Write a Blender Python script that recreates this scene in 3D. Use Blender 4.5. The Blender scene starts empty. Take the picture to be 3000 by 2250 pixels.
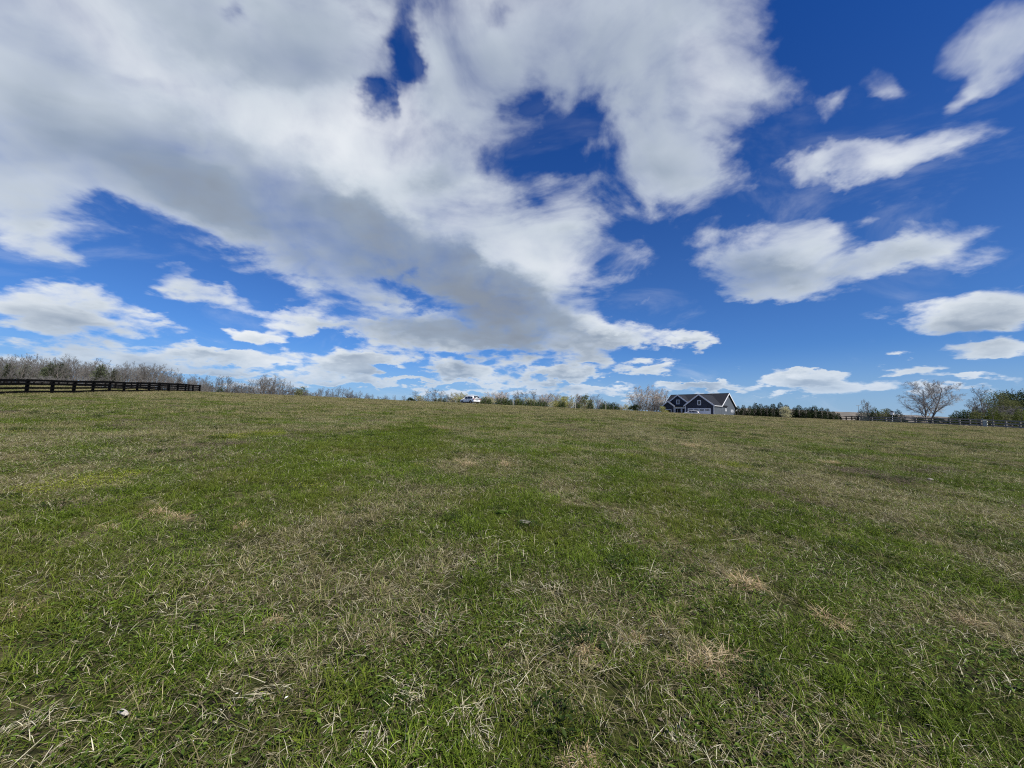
import bpy, bmesh, math, random
import numpy as np
from mathutils import Vector, Matrix

# ------------------------------------------------------------------ camera
scene = bpy.context.scene
CAM_H = 1.6
PITCH, ROLL = math.radians(4.8), math.radians(1.2)
FPX = 1127.0                                   # focal length in pixels of a 3000 px wide frame
_f = np.array((0.0, math.cos(PITCH), math.sin(PITCH)))
_u0 = np.array((0.0, -math.sin(PITCH), math.cos(PITCH)))
_r0 = np.array((1.0, 0.0, 0.0))
_r = _r0*math.cos(ROLL) + _u0*math.sin(ROLL)
_u = _u0*math.cos(ROLL) - _r0*math.sin(ROLL)

def ray(px, py):
    """direction of a point of the 3000 x 2250 frame, scaled to one metre forward (world y)"""
    d = _f + (px-1500.0)/FPX*_r + (1125.0-py)/FPX*_u
    return d/d[1]

cam_data = bpy.data.cameras.new('camera')
cam = bpy.data.objects.new('camera', cam_data)
scene.collection.objects.link(cam)
cam_data.sensor_width = 36.0
cam_data.lens = 36.0*FPX/3000.0
cam_data.clip_start = 0.05
cam_data.clip_end = 30000.0
cam.matrix_world = Matrix(((_r[0], _u[0], -_f[0], 0.0), (_r[1], _u[1], -_f[1], 0.0),
                           (_r[2], _u[2], -_f[2], CAM_H), (0, 0, 0, 1)))
scene.camera = cam

# ------------------------------------------------------------------ world: sky with procedural clouds
SUN_EL, SUN_AZ = math.radians(48), math.radians(138)      # azimuth clockwise from the view direction (+Y)
SUN_DIR = Vector((math.sin(SUN_AZ)*math.cos(SUN_EL), math.cos(SUN_AZ)*math.cos(SUN_EL), math.sin(SUN_EL)))
world = bpy.data.worlds.new('World'); scene.world = world
world.use_nodes = True
wn, wl = world.node_tree.nodes, world.node_tree.links
wn.clear()

def node(nt, kind, **kw):
    n = nt.nodes.new(kind)
    for k, v in kw.items():
        if k == 'inp':
            for i, val in v.items(): n.inputs[i].default_value = val
        else: setattr(n, k, v)
    return n

def math_(nt, op, a, b=None, c=None, clamp=False):
    n = nt.nodes.new('ShaderNodeMath'); n.operation = op; n.use_clamp = clamp
    for i, v in enumerate((a, b, c)):
        if v is None: continue
        if isinstance(v, (int, float)): n.inputs[i].default_value = v
        else: nt.links.new(v, n.inputs[i])
    return n.outputs[0]

def vmath(nt, op, a, b=None, scale=None):
    n = nt.nodes.new('ShaderNodeVectorMath'); n.operation = op
    for i, v in enumerate((a, b)):
        if v is None: continue
        if isinstance(v, (tuple, list, Vector)): n.inputs[i].default_value = tuple(v)
        else: nt.links.new(v, n.inputs[i])
    if scale is not None:
        if isinstance(scale, (int, float)): n.inputs['Scale'].default_value = scale
        else: nt.links.new(scale, n.inputs['Scale'])
    return n.outputs['Value'] if op in ('DOT_PRODUCT', 'LENGTH', 'DISTANCE') else n.outputs[0]

def smooth(nt, v, a, b, lo=0.0, hi=1.0):
    n = nt.nodes.new('ShaderNodeMapRange'); n.interpolation_type = 'SMOOTHSTEP'
    nt.links.new(v, n.inputs[0])
    n.inputs[1].default_value, n.inputs[2].default_value = a, b
    n.inputs[3].default_value, n.inputs[4].default_value = lo, hi
    return n.outputs[0]


# cloud masses: centre x, y, half width, half height above, half height below (in a 2212 px wide frame), tilt, weight
CLOUDS = [
    # the long bank from the upper left to the middle
    (200, 90, 760, 330, 330, 26, 1.0), (620, 400, 560, 210, 190, 33, 1.0), (950, 560, 380, 170, 150, 34, 1.0), (100, 300, 420, 200, 190, 14, 0.95),
    (1120, 650, 220, 130, 80, 14, 0.9), (650, 170, 330, 190, 190, 20, 0.8), (1080, 520, 130, 120, 120, 50, 0.6), (300, 330, 430, 190, 190, 22, 0.9),
    # the bank at the top centre with its tongues
    (1280, 30, 460, 200, 180, -4, 0.9), (1110, 200, 200, 160, 140, 15, 0.6), (1440, 250, 180, 160, 150, 60, 0.8), (1440, 375, 120, 60, 60, -48, 0.65),
    (1590, 110, 150, 150, 150, 60, 0.5), (1215, 470, 140, 130, 130, -30, 0.6), (1250, 420, 90, 50, 50, -40, 0.5), (1000, 90, 150, 150, 150, 0, 0.6),
    (980, 290, 160, 100, 100, 40, 0.55), (1175, 265, 130, 70, 70, 20, 0.42), (1540, 300, 120, 50, 50, -55, 0.5),
]
# single clouds on the right
SINGLES = [
    (1935, 320, 205, 52, 50, -13, 0.95), (1790, 355, 110, 60, 55, -24, 0.85),
    (1690, 570, 195, 95, 75, 4, 1.0), (1960, 545, 210, 36, 42, -16, 0.9), (1640, 622, 120, 50, 30, 8, 0.7), (1720, 490, 80, 50, 50, 20, 0.5),
    (2155, 80, 175, 95, 95, -34, 0.95), (2075, 195, 115, 36, 36, -36, 0.75), (1790, 230, 90, 32, 32, -48, 0.5), (1905, 160, 55, 40, 40, 60, 0.4), (1905, 190, 60, 20, 20, 10, 0.35),
    (2130, 685, 210, 62, 38, -7, 1.0), (2140, 755, 160, 28, 22, -4, 0.95), (1938, 764, 48, 14, 10, -3, 0.8), (1985, 800, 110, 18, 12, -4, 0.75),
    (1560, 90, 220, 60, 60, 50, 0.25), (1500, 480, 160, 60, 60, -30, 0.28), (2040, 470, 90, 16, 16, -14, 0.4), (1900, 478, 60, 14, 14, -6, 0.4), (2150, 550, 120, 18, 18, -14, 0.3), (1720, 690, 140, 16, 16, -8, 0.22),
]
# separate cumulus in rows towards the horizon
CUMULI = [
    (140, 682, 235, 72, 52, 8, 1.0), (110, 560, 125, 40, 34, 16, 0.8), (30, 420, 130, 110, 90, 25, 0.8), (450, 632, 140, 44, 36, 20, 0.75),
    (650, 692, 108, 48, 26, 7, 0.95), (555, 728, 110, 36, 20, 6, 0.95), (765, 782, 140, 38, 20, 4, 1.0), (790, 715, 90, 40, 20, 6, 0.6),
    (940, 735, 190, 58, 26, 2, 0.9), (350, 690, 80, 26, 26, 35, 0.5), (1120, 740, 80, 30, 20, 0, 0.5),
    (1310, 735, 105, 56, 30, 3, 1.0), (1485, 738, 88, 36, 18, 1, 1.0), (1285, 778, 50, 22, 12, 2, 0.85), (1380, 802, 90, 22, 12, 0, 0.8), (1450, 785, 60, 20, 14, -10, 0.6),
    (1210, 810, 105, 22, 12, -2, 0.9), (985, 802, 100, 30, 14, 2, 0.95), (1740, 822, 115, 26, 14, 0, 0.95), (1510, 838, 110, 20, 10, 0, 0.9),
    (230, 765, 330, 34, 24, 4, 0.75), (480, 775, 140, 24, 14, 3, 0.8), (600, 775, 60, 24, 16, 0, 0.6), (1640, 765, 40, 10, 8, 0, 0.4),
    (840, 825, 170, 16, 10, 2, 0.7), (1060, 832, 160, 14, 9, 2, 0.6), (620, 815, 200, 16, 10, 3, 0.6), (1900, 835, 150, 12, 8, 0, 0.5), (2120, 820, 130, 12, 8, 0, 0.6),
    (1290, 838, 120, 12, 8, 0, 0.6), (330, 800, 220, 18, 12, 3, 0.6), (700, 800, 110, 14, 9, 2, 0.8), (430, 755, 90, 22, 12, 4, 0.8), (880, 765, 60, 18, 10, 2, 0.7), (1130, 790, 50, 14, 8, 0, 0.7), (90, 790, 160, 16, 10, 3, 0.7),
    (1600, 800, 70, 12, 8, 0, 0.6), (1850, 770, 50, 10, 7, 0, 0.6), (2060, 845, 120, 10, 7, 0, 0.6), (1760, 850, 130, 9, 6, 0, 0.6), (560, 835, 120, 10, 7, 2, 0.6), (960, 850, 130, 9, 6, 0, 0.6), (1400, 852, 120, 9, 6, 0, 0.6),
]
# open blue seen through the banks
GAPS = [(868, 105, 32, 80, 80, 14, 0.85), (795, 200, 34, 42, 42, 20, 0.7), (1065, 35, 24, 40, 40, 5, 0.65), (350, 512, 210, 36, 50, 17, 0.95), (500, 580, 140, 30, 44, 22, 0.9),
        (1215, 330, 70, 30, 44, 8, 0.40), (1270, 255, 22, 34, 34, 0, 0.5), (1110, 210, 26, 60, 50, 5, 0.5), (515, 8, 40, 22, 22, 0, 0.6), (1760, 120, 60, 170, 170, 0, 0.8), (230, 545, 100, 30, 30, 20, 0.6), (900, 640, 90, 26, 26, 20, 0.7), (1110, 370, 60, 40, 40, 30, 0.3)]
# where the banks are thick (grey from below) and where the sun comes through them
THICK = [(800, 545, 330, 130, 100, 34, 0.55), (960, 610, 280, 110, 80, 28, 0.6), (300, 360, 420, 100, 90, 30, 0.42), (560, 130, 90, 60, 60, 40, 0.15), (1150, 130, 260, 90, 90, 10, 0.2),
         (1230, 220, 200, 80, 80, 10, 0.22), (760, 120, 190, 100, 100, 35, 0.25), (130, 730, 240, 40, 30, 6, 0.5), (60, 200, 200, 160, 160, 0, 0.12), (1080, 700, 170, 50, 40, 5, 0.35)]
BRIGHT = [(800, 290, 120, 80, 80, 30, 0.7), (760, 350, 330, 70, 60, 33, 0.5), (1060, 500, 120, 60, 60, 40, 0.6), (330, 120, 330, 70, 70, 33, 0.45), (1180, 570, 100, 60, 60, 40, 0.4), (1330, 700, 80, 30, 30, 0, 0.4),
          (1560, 110, 110, 60, 110, 20, 0.4), (1750, 520, 120, 60, 60, 5, 0.4), (1200, 470, 110, 60, 60, -20, 0.3), (330, 668, 60, 20, 20, 20, 0.5), (1640, 40, 60, 60, 60, 0, 0.3)]

NS = 256
U0, U1, V1 = -1.75, 1.75, 1.7                     # tangent coordinates u = x/y, v = z/y; v is stored as sqrt(v / V1)
_ug = np.linspace(U0, U1, NS)[:, None]; _vg = (np.linspace(0, 1, NS)**2*V1)[None, :]

def pixel_of(u, v):
    """where a direction stands in the 2212 px wide frame (cloud tables above are measured there)"""
    n = 1.0/np.sqrt(u*u + 1 + v*v)
    c = [u*_r[0] + _r[1] + v*_r[2], u*_u[0] + _u[1] + v*_u[2], u*_f[0] + _f[1] + v*_f[2]]
    w = np.maximum(c[2], 0.05)
    return (1500 + FPX*c[0]/w)*2212/3000, (1125 - FPX*c[1]/w)*2212/3000

def union(table, power, grow=1.12):
    X, Y = pixel_of(_ug, _vg)
    keep = np.ones(np.broadcast(X, Y).shape)
    for (cx, cy, rx, ra, rb, ang, w) in table:
        a = math.radians(ang)
        dx, dy = X-cx, Y-cy
        lx, ly = dx*math.cos(a)+dy*math.sin(a), -dx*math.sin(a)+dy*math.cos(a)
        r2 = (lx/(rx*grow))**2 + (ly/np.where(ly < 0, ra*grow, rb*grow))**2
        keep *= 1 - w*np.clip(1-r2, 0, 1)**power
    return 1-keep

def curve_table(nt, img, rank, u, s):
    """img[u, v] as a sum of products of curves, so that the world needs only a few table look-ups"""
    base = float(img.mean())
    A, S, B = np.linalg.svd(img-base, full_matrices=False)
    total = None
    for k in range(0, rank, 3):
        vecs = []
        for M, src in ((A.T, u), (B, s)):
            n = nt.nodes.new('ShaderNodeRGBCurve')
            rows, sc = [], []
            for c in range(3):
                row = M[k+c]*math.sqrt(S[k+c]); m = max(1e-6, float(np.abs(row).max()))
                rows.append(row/m*0.5+0.5); sc.append(2*m)
            n.mapping.use_clip = False
            for c in range(3):
                cv = n.mapping.curves[c]
                idx = list(range(0, NS, 4)) + [NS-1]
                while len(cv.points) < len(idx): cv.points.new(0.5, 0.5)
                for p, i in zip(cv.points, idx):
                    p.location = (i/(NS-1), float(rows[c][i])); p.handle_type = 'AUTO'
            n.mapping.update()
            cmb = nt.nodes.new('ShaderNodeCombineXYZ')
            for i in range(3): nt.links.new(src, cmb.inputs[i])
            nt.links.new(cmb.outputs[0], n.inputs['Color'])
            v = vmath(nt, 'SUBTRACT', n.outputs['Color'], (0.5, 0.5, 0.5))
            vecs.append((v, sc))
        a = vmath(nt, 'MULTIPLY', vecs[0][0], tuple(p*q for p, q in zip(vecs[0][1], vecs[1][1])))
        dp = vmath(nt, 'DOT_PRODUCT', a, vecs[1][0])
        total = math_(nt, 'ADD', dp, base if total is None else total)
    return total

def build_world():
    nt = world.node_tree
    tc = nt.nodes.new('ShaderNodeTexCoord')
    d = vmath(nt, 'NORMALIZE', tc.outputs['Generated'])
    sep = nt.nodes.new('ShaderNodeSeparateXYZ'); nt.links.new(d, sep.inputs[0])
    x, y, z = sep.outputs
    # sky
    sky = node(nt, 'ShaderNodeTexSky', sky_type='NISHITA', sun_disc=False)
    sky.sun_elevation = SUN_EL; sky.sun_rotation = SUN_AZ
    sky.altitude = 0; sky.air_density = 1.0; sky.dust_density = 0.3; sky.ozone_density = 3.0
    deep = node(nt, 'ShaderNodeMix', data_type='RGBA')            # clear spring air: deeper blue overhead
    deep.inputs['A'].default_value = (0.38, 0.70, 1.21, 1); deep.inputs['B'].default_value = (0.125, 0.49, 1.18, 1)
    nt.links.new(smooth(nt, z, 0.15, 0.80), deep.inputs['Factor'])
    blue = vmath(nt, 'MULTIPLY', sky.outputs[0], deep.outputs['Result'])
    # the noise that breaks the cloud edges: coordinates of a curved layer overhead
    zz = math_(nt, 'ADD', math_(nt, 'MAXIMUM', z, 0.0), 0.30)
    q = vmath(nt, 'SCALE', d, scale=math_(nt, 'DIVIDE', 1.0, zz))
    n1 = node(nt, 'ShaderNodeTexNoise', noise_dimensions='3D', inp={'Scale': 3.4, 'Detail': 8.0, 'Roughness': 0.55, 'Distortion': 0.45})
    nt.links.new(q, n1.inputs['Vector'])
    n0 = node(nt, 'ShaderNodeTexNoise', noise_dimensions='3D', inp={'Scale': 19.0, 'Detail': 7.0, 'Roughness': 0.55, 'Distortion': 0.2})
    nt.links.new(vmath(nt, 'MULTIPLY', d, (1.0, 1.0, 2.6)), n0.inputs['Vector'])
    up = smooth(nt, z, 0.10, 0.34)
    fb = math_(nt, 'ADD', math_(nt, 'MULTIPLY', n1.outputs['Fac'], math_(nt, 'MULTIPLY_ADD', up, 0.65, 0.35)),
               math_(nt, 'MULTIPLY', n0.outputs['Fac'], math_(nt, 'MULTIPLY_ADD', up, -0.65, 0.65)))
    fb = math_(nt, 'SUBTRACT', fb, 0.5)
    # warped tangent coordinates
    yy = math_(nt, 'MAXIMUM', y, 0.12)
    wob = node(nt, 'ShaderNodeTexNoise', noise_dimensions='3D', inp={'Scale': 5.0, 'Detail': 5.0, 'Roughness': 0.58})
    nt.links.new(q, wob.inputs['Vector'])
    wv = vmath(nt, 'SUBTRACT', wob.outputs['Color'], (0.5, 0.5, 0.5))
    wv = vmath(nt, 'SCALE', wv, scale=zz)
    ws = nt.nodes.new('ShaderNodeSeparateXYZ'); nt.links.new(wv, ws.inputs[0])
    u = math_(nt, 'MULTIPLY_ADD', ws.outputs[0], 0.34, math_(nt, 'DIVIDE', x, yy))
    v = math_(nt, 'MULTIPLY_ADD', ws.outputs[1], 0.26, math_(nt, 'DIVIDE', z, yy))
    un = math_(nt, 'MULTIPLY_ADD', u, 1/(U1-U0), -U0/(U1-U0), clamp=True)
    sn = math_(nt, 'SQRT', math_(nt, 'MULTIPLY', math_(nt, 'MAXIMUM', v, 0.0), 1/V1, clamp=True))
    cover = 1-(1-union(CLOUDS, 1.7, 1.5)*(1-union(GAPS, 1.5, 1.55)))*(1-union(CUMULI, 1.0, 1.14))*(1-union(SINGLES, 1.4, 1.34))
    # light: how much cloud lies above (towards the sun) of a point
    X, Y = pixel_of(_ug, _vg)
    above = np.zeros_like(cover)
    vv = _vg[0]
    for st in (0.35, 0.7, 1.0):
        t = np.interp(vv + st*(0.012+0.16*vv), vv, np.arange(NS))
        i0 = np.floor(t).astype(int); f = t-i0; i1 = np.minimum(i0+1, NS-1)
        above += (cover[:, i0]*(1-f)+cover[:, i1]*f)/3
    grey = np.clip(0.04 + above*(0.26+0.46*np.exp(-_vg/0.22))*np.clip(0.35+0.65*cover, 0, 1) + union(THICK, 1.2, 1.3)*0.26 - union(BRIGHT, 1.2, 1.3)*0.68, 0, 1)
    front = smooth(nt, y, 0.13, 0.34)
    back = math_(nt, 'SUBTRACT', 1.0, front)
    n2 = node(nt, 'ShaderNodeTexNoise', noise_dimensions='3D', inp={'Scale': 0.8, 'Detail': 1.0})
    nt.links.new(q, n2.inputs['Vector'])
    gen = math_(nt, 'MULTIPLY_ADD', n2.outputs['Fac'], 3.2, -1.2, clamp=True)
    cov = math_(nt, 'MULTIPLY_ADD', curve_table(nt, cover, 36, un, sn), front, math_(nt, 'MULTIPLY', gen, back))
    gry = math_(nt, 'MULTIPLY_ADD', curve_table(nt, grey, 18, un, sn), front, math_(nt, 'MULTIPLY', gen, math_(nt, 'MULTIPLY', back, 0.5)))
    low = smooth(nt, z, 0.035, 0.15)
    amp = smooth(nt, z, 0.05, 0.45, 5.0, 6.2)
    calm = smooth(nt, cov, 0.6, 1.0, 1.0, 0.45)
    den = math_(nt, 'ADD', math_(nt, 'MULTIPLY', math_(nt, 'MULTIPLY', fb, calm), amp), math_(nt, 'MULTIPLY_ADD', cov, 2.2, smooth(nt, z, 0.06, 0.34, -1.0, -0.60)))
    den = math_(nt, 'ADD', den, math_(nt, 'MULTIPLY_ADD', low, -0.62, 0.62))
    lo = smooth(nt, z, 0.02, 0.4, 0.65, 2.1)
    alpha = smooth(nt, math_(nt, 'DIVIDE', den, lo), 0.0, 1.0)
    # a thin veil of ice cloud here and there
    nv = node(nt, 'ShaderNodeTexNoise', noise_dimensions='3D', inp={'Scale': 1.7, 'Detail': 6.0, 'Roughness': 0.6, 'Distortion': 1.2})
    nt.links.new(vmath(nt, 'ADD', q, (3.1, 1.7, 0.4)), nv.inputs['Vector'])
    veil = smooth(nt, nv.outputs['Fac'], 0.50, 0.76, 0.0, 0.20)
    alpha = math_(nt, 'MAXIMUM', alpha, veil)
    # shading: thick parts grey, billows lit
    g1 = math_(nt, 'MULTIPLY_ADD', math_(nt, 'SUBTRACT', den, 0.4), 0.22, gry)
    n3 = node(nt, 'ShaderNodeTexNoise', noise_dimensions='3D', inp={'Scale': 2.0, 'Detail': 3.5, 'Roughness': 0.52, 'Distortion': 0.2})
    nt.links.new(vmath(nt, 'ADD', q, (0.10, 0.0, 0.35)), n3.inputs['Vector'])
    g1 = math_(nt, 'MULTIPLY_ADD', math_(nt, 'SUBTRACT', n3.outputs['Fac'], 0.5), 1.2, g1, clamp=True)
    g1 = math_(nt, 'MULTIPLY', g1, smooth(nt, den, -0.15, 0.5, 0.35, 1.0), clamp=True)
    ramp = nt.nodes.new('ShaderNodeValToRGB'); cr = ramp.color_ramp
    cr.elements[0].position = 0.0; cr.elements[0].color = (0.90, 0.93, 0.96, 1)
    cr.elements[1].position = 1.0; cr.elements[1].color = (0.25, 0.295, 0.37, 1)
    e = cr.elements.new(0.4); e.color = (0.62, 0.685, 0.76, 1)
    e = cr.elements.new(0.72); e.color = (0.31, 0.38, 0.485, 1)
    nt.links.new(g1, ramp.inputs[0])
    white = vmath(nt, 'SCALE', ramp.outputs[0], scale=1/0.09)
    mix = node(nt, 'ShaderNodeMix', data_type='RGBA')
    nt.links.new(alpha, mix.inputs['Factor'])
    nt.links.new(blue, mix.inputs['A']); nt.links.new(white, mix.inputs['B'])
    # pale air low over the land
    hz = node(nt, 'ShaderNodeMix', data_type='RGBA')
    hz.inputs['B'].default_value = (3.9, 5.7, 8.2, 1)
    nt.links.new(smooth(nt, z, -0.02, 0.17, 0.72, 0.0), hz.inputs['Factor']); nt.links.new(mix.outputs['Result'], hz.inputs['A'])
    bg = node(nt, 'ShaderNodeBackground', inp={'Strength': 0.076})
    nt.links.new(hz.outputs['Result'], bg.inputs['Color'])
    out = nt.nodes.new('ShaderNodeOutputWorld')
    nt.links.new(bg.outputs[0], out.inputs['Surface'])
build_world()

scene.view_settings.view_transform = 'Standard'
scene.view_settings.look = 'None'
scene.view_settings.exposure = 0.25
scene.view_settings.gamma = 1.0

# ------------------------------------------------------------------ sun and render settings
sun_data = bpy.data.lights.new('sun', 'SUN')
sun_data.energy = 5.0
sun_data.angle = math.radians(1.0)
sun_data.color = (1.0, 0.95, 0.87)
sun = bpy.data.objects.new('sun', sun_data)
scene.collection.objects.link(sun)
sun.location = SUN_DIR*50
sun.rotation_euler = SUN_DIR.to_track_quat('Z', 'Y').to_euler()
scene.render.engine = 'CYCLES'
scene.cycles.max_bounces = 4
scene.cycles.diffuse_bounces = 2
scene.cycles.glossy_bounces = 2
scene.cycles.transmission_bounces = 3
scene.cycles.transparent_max_bounces = 4
scene.cycles.use_denoising = False
scene.cycles.pixel_filter_type = 'BLACKMAN_HARRIS'
scene.cycles.filter_width = 1.15
world.cycles.sampling_method = 'MANUAL'
world.cycles.sample_map_resolution = 512

# ------------------------------------------------------------------ helpers
rng = np.random.default_rng(7)
random.seed(7)
COL = scene.collection

def tag(o, label=None, cat=None, group=None, kind=None):
    if label: o['label'] = label
    if cat: o['category'] = cat
    if group: o['group'] = group
    if kind: o['kind'] = kind
    return o

def link(name, data, parent=None):
    o = bpy.data.objects.new(name, data)
    COL.objects.link(o)
    if parent is not None: o.parent = parent
    return o

def empty(name, loc=(0, 0, 0), rz=0.0):
    o = link(name, None)
    o.location = loc; o.rotation_euler = (0, 0, rz); o.empty_display_size = 0.3
    return o

def copy_tree(o, parent=None):
    c = o.copy(); COL.objects.link(c); c.parent = parent
    for ch in o.children: copy_tree(ch, c)
    return c

class MB:
    """collects faces for one mesh"""
    def __init__(self): self.v, self.f, self.m = [], [], []
    def face(self, pts, mat=0):
        n = len(self.v); self.v += [tuple(p) for p in pts]; self.f.append(tuple(range(n, n+len(pts)))); self.m.append(mat)
    def box(self, x0, x1, y0, y1, z0, z1, mat=0):
        n = len(self.v)
        self.v += [(x, y, z) for z in (z0, z1) for y in (y0, y1) for x in (x0, x1)]
        for q in ((0, 2, 3, 1), (4, 5, 7, 6), (0, 1, 5, 4), (1, 3, 7, 5), (3, 2, 6, 7), (2, 0, 4, 6)):
            self.f.append(tuple(n+i for i in q)); self.m.append(mat)
    def prism(self, poly, axis, a, b, mat=0):
        """poly in the plane across axis ('x': (y, z), 'y': (x, z), 'z': (x, y)), extruded from a to b"""
        put = {'x': lambda p, t: (t, p[0], p[1]), 'y': lambda p, t: (p[0], t, p[1]), 'z': lambda p, t: (p[0], p[1], t)}[axis]
        n, k = len(self.v), len(poly)
        self.v += [put(p, a) for p in poly] + [put(p, b) for p in poly]
        self.f.append(tuple(n+i for i in range(k))); self.f.append(tuple(n+k+i for i in reversed(range(k)))); self.m += [mat, mat]
        for i in range(k):
            j = (i+1) % k
            self.f.append((n+i, n+k+i, n+k+j, n+j)); self.m.append(mat)
    def tube(self, pts, rad, sides, cap=False, mat=0):
        pts = [np.asarray(p, float) for p in pts]
        n0 = len(self.v); ax = None
        for i, p in enumerate(pts):
            t = pts[min(i+1, len(pts)-1)] - pts[max(i-1, 0)]; t = t/(np.linalg.norm(t)+1e-9)
            if ax is None:
                ax = np.cross(t, (0.3, 0.9, 0.2)) if abs(t[2]) > 0.9 else np.cross(t, (0, 0, 1.0))
            ax = ax - t*np.dot(ax, t); ax /= (np.linalg.norm(ax)+1e-9)
            bx = np.cross(t, ax)
            for s in range(sides):
                a = 2*math.pi*s/sides
                self.v.append(tuple(p + rad[i]*(math.cos(a)*ax + math.sin(a)*bx)))
        for i in range(len(pts)-1):
            for s in range(sides):
                a, b = n0+i*sides+s, n0+i*sides+(s+1) % sides
                self.f.append((a, b, b+sides, a+sides)); self.m.append(mat)
        if cap:
            self.f.append(tuple(n0+(len(pts)-1)*sides+s for s in range(sides))); self.m.append(mat)
    def spike(self, a, b, r, mat=0):
        """thin three-sided twig"""
        a = np.asarray(a); b = np.asarray(b); t = b-a; t = t/(np.linalg.norm(t)+1e-9)
        ax = np.cross(t, (0.37, 0.21, 0.9)); ax /= (np.linalg.norm(ax)+1e-9); bx = np.cross(t, ax)
        n = len(self.v)
        for s in range(3):
            c = 2*math.pi*s/3
            self.v.append(tuple(a + r*(math.cos(c)*ax+math.sin(c)*bx)))
        self.v.append(tuple(b))
        for s in range(3): self.f.append((n+s, n+(s+1) % 3, n+3)); self.m.append(mat)
    def mesh(self, name, mats, smooth_=False, fix=False):
        me = bpy.data.meshes.new(name)
        me.from_pydata(self.v, [], self.f)
        for m in (mats if isinstance(mats, (list, tuple)) else [mats]): me.materials.append(m)
        if any(self.m): me.polygons.foreach_set('material_index', self.m)
        if smooth_: me.polygons.foreach_set('use_smooth', [True]*len(self.f))
        if fix:
            bm = bmesh.new(); bm.from_mesh(me); bmesh.ops.remove_doubles(bm, verts=bm.verts, dist=1e-5)
            bmesh.ops.recalc_face_normals(bm, faces=bm.faces); bm.to_mesh(me); bm.free()
        me.update()
        return me
    def build(self, name, mats, parent=None, **kw):
        return link(name, self.mesh(name, mats, **kw), parent)

# ---- value noise in numpy, for relief and for scattering
_tab = np.random.default_rng(11).random((256, 256))
def vnoise(x, y):
    x = np.asarray(x, float); y = np.asarray(y, float)
    xi, yi = np.floor(x).astype(int), np.floor(y).astype(int)
    fx, fy = x-xi, y-yi
    fx, fy = fx*fx*(3-2*fx), fy*fy*(3-2*fy)
    a, b = _tab[xi % 256, yi % 256], _tab[(xi+1) % 256, yi % 256]
    c, d = _tab[xi % 256, (yi+1) % 256], _tab[(xi+1) % 256, (yi+1) % 256]
    return (a*(1-fx)+b*fx)*(1-fy) + (c*(1-fx)+d*fx)*fy
def fbm(x, y, octaves=3):
    s, a, t = 0.0, 1.0, 0.0
    for k in range(octaves):
        s = s + a*vnoise(x*2**k+17.3*k, y*2**k+5.1*k); t += a; a *= 0.5
    return s/t

# ------------------------------------------------------------------ the lie of the land
_cy = np.array([-300, -40, 0, 30, 55, 68, 80, 95, 130, 165, 230, 400, 900, 9000.0])
_cz = np.array([-14, -2.0, 0, 1.62, 2.95, 3.5, 3.75, 3.95, 4.45, 4.6, 3.6, -8, -24, -30.0])
_yt = np.arange(-300, 9000, 2.0)
_zt = np.interp(_yt, _cy, _cz)
_k = np.hanning(13); _k /= _k.sum()
_zt = np.convolve(np.pad(_zt, 6, mode='edge'), _k, mode='valid')
def ground(x, y):
    x = np.asarray(x, float); y = np.asarray(y, float)
    z = np.interp(y, _yt, _zt) - 0.0243*170*np.tanh(x/170)
    z = z + 0.26*(fbm(x/7.0+50, y/7.0+50)-0.5) + 0.055*(fbm(x/0.9+9, y/0.9+3, 2)-0.5)
    z = z + 6.0*(fbm(x/300+80, y/300+80)-0.5)*np.clip((np.abs(y)-260)/300, 0, 1)
    return z
Z00 = float(ground(0, 0))
_g0 = ground
def ground(x, y): return _g0(x, y) - Z00

def on_ground(px, depth):
    """foot of a thing seen at column px and standing depth metres away"""
    y = depth; x = ray(px, 1200)[0]*depth
    return x, y, float(ground(x, y))
def height_at(px, py, depth):
    return CAM_H + ray(px, py)[2]*depth
def field_point(px, py):
    d = ray(px, py)
    t = CAM_H/((-0.0243*d[0]+0.0523)-d[2])
    for _ in range(4):
        t = t + (float(ground(d[0]*t, t))-(CAM_H+d[2]*t))/(d[2]-0.05)*0.7
    return d[0]*t, t, float(ground(d[0]*t, t))

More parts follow.
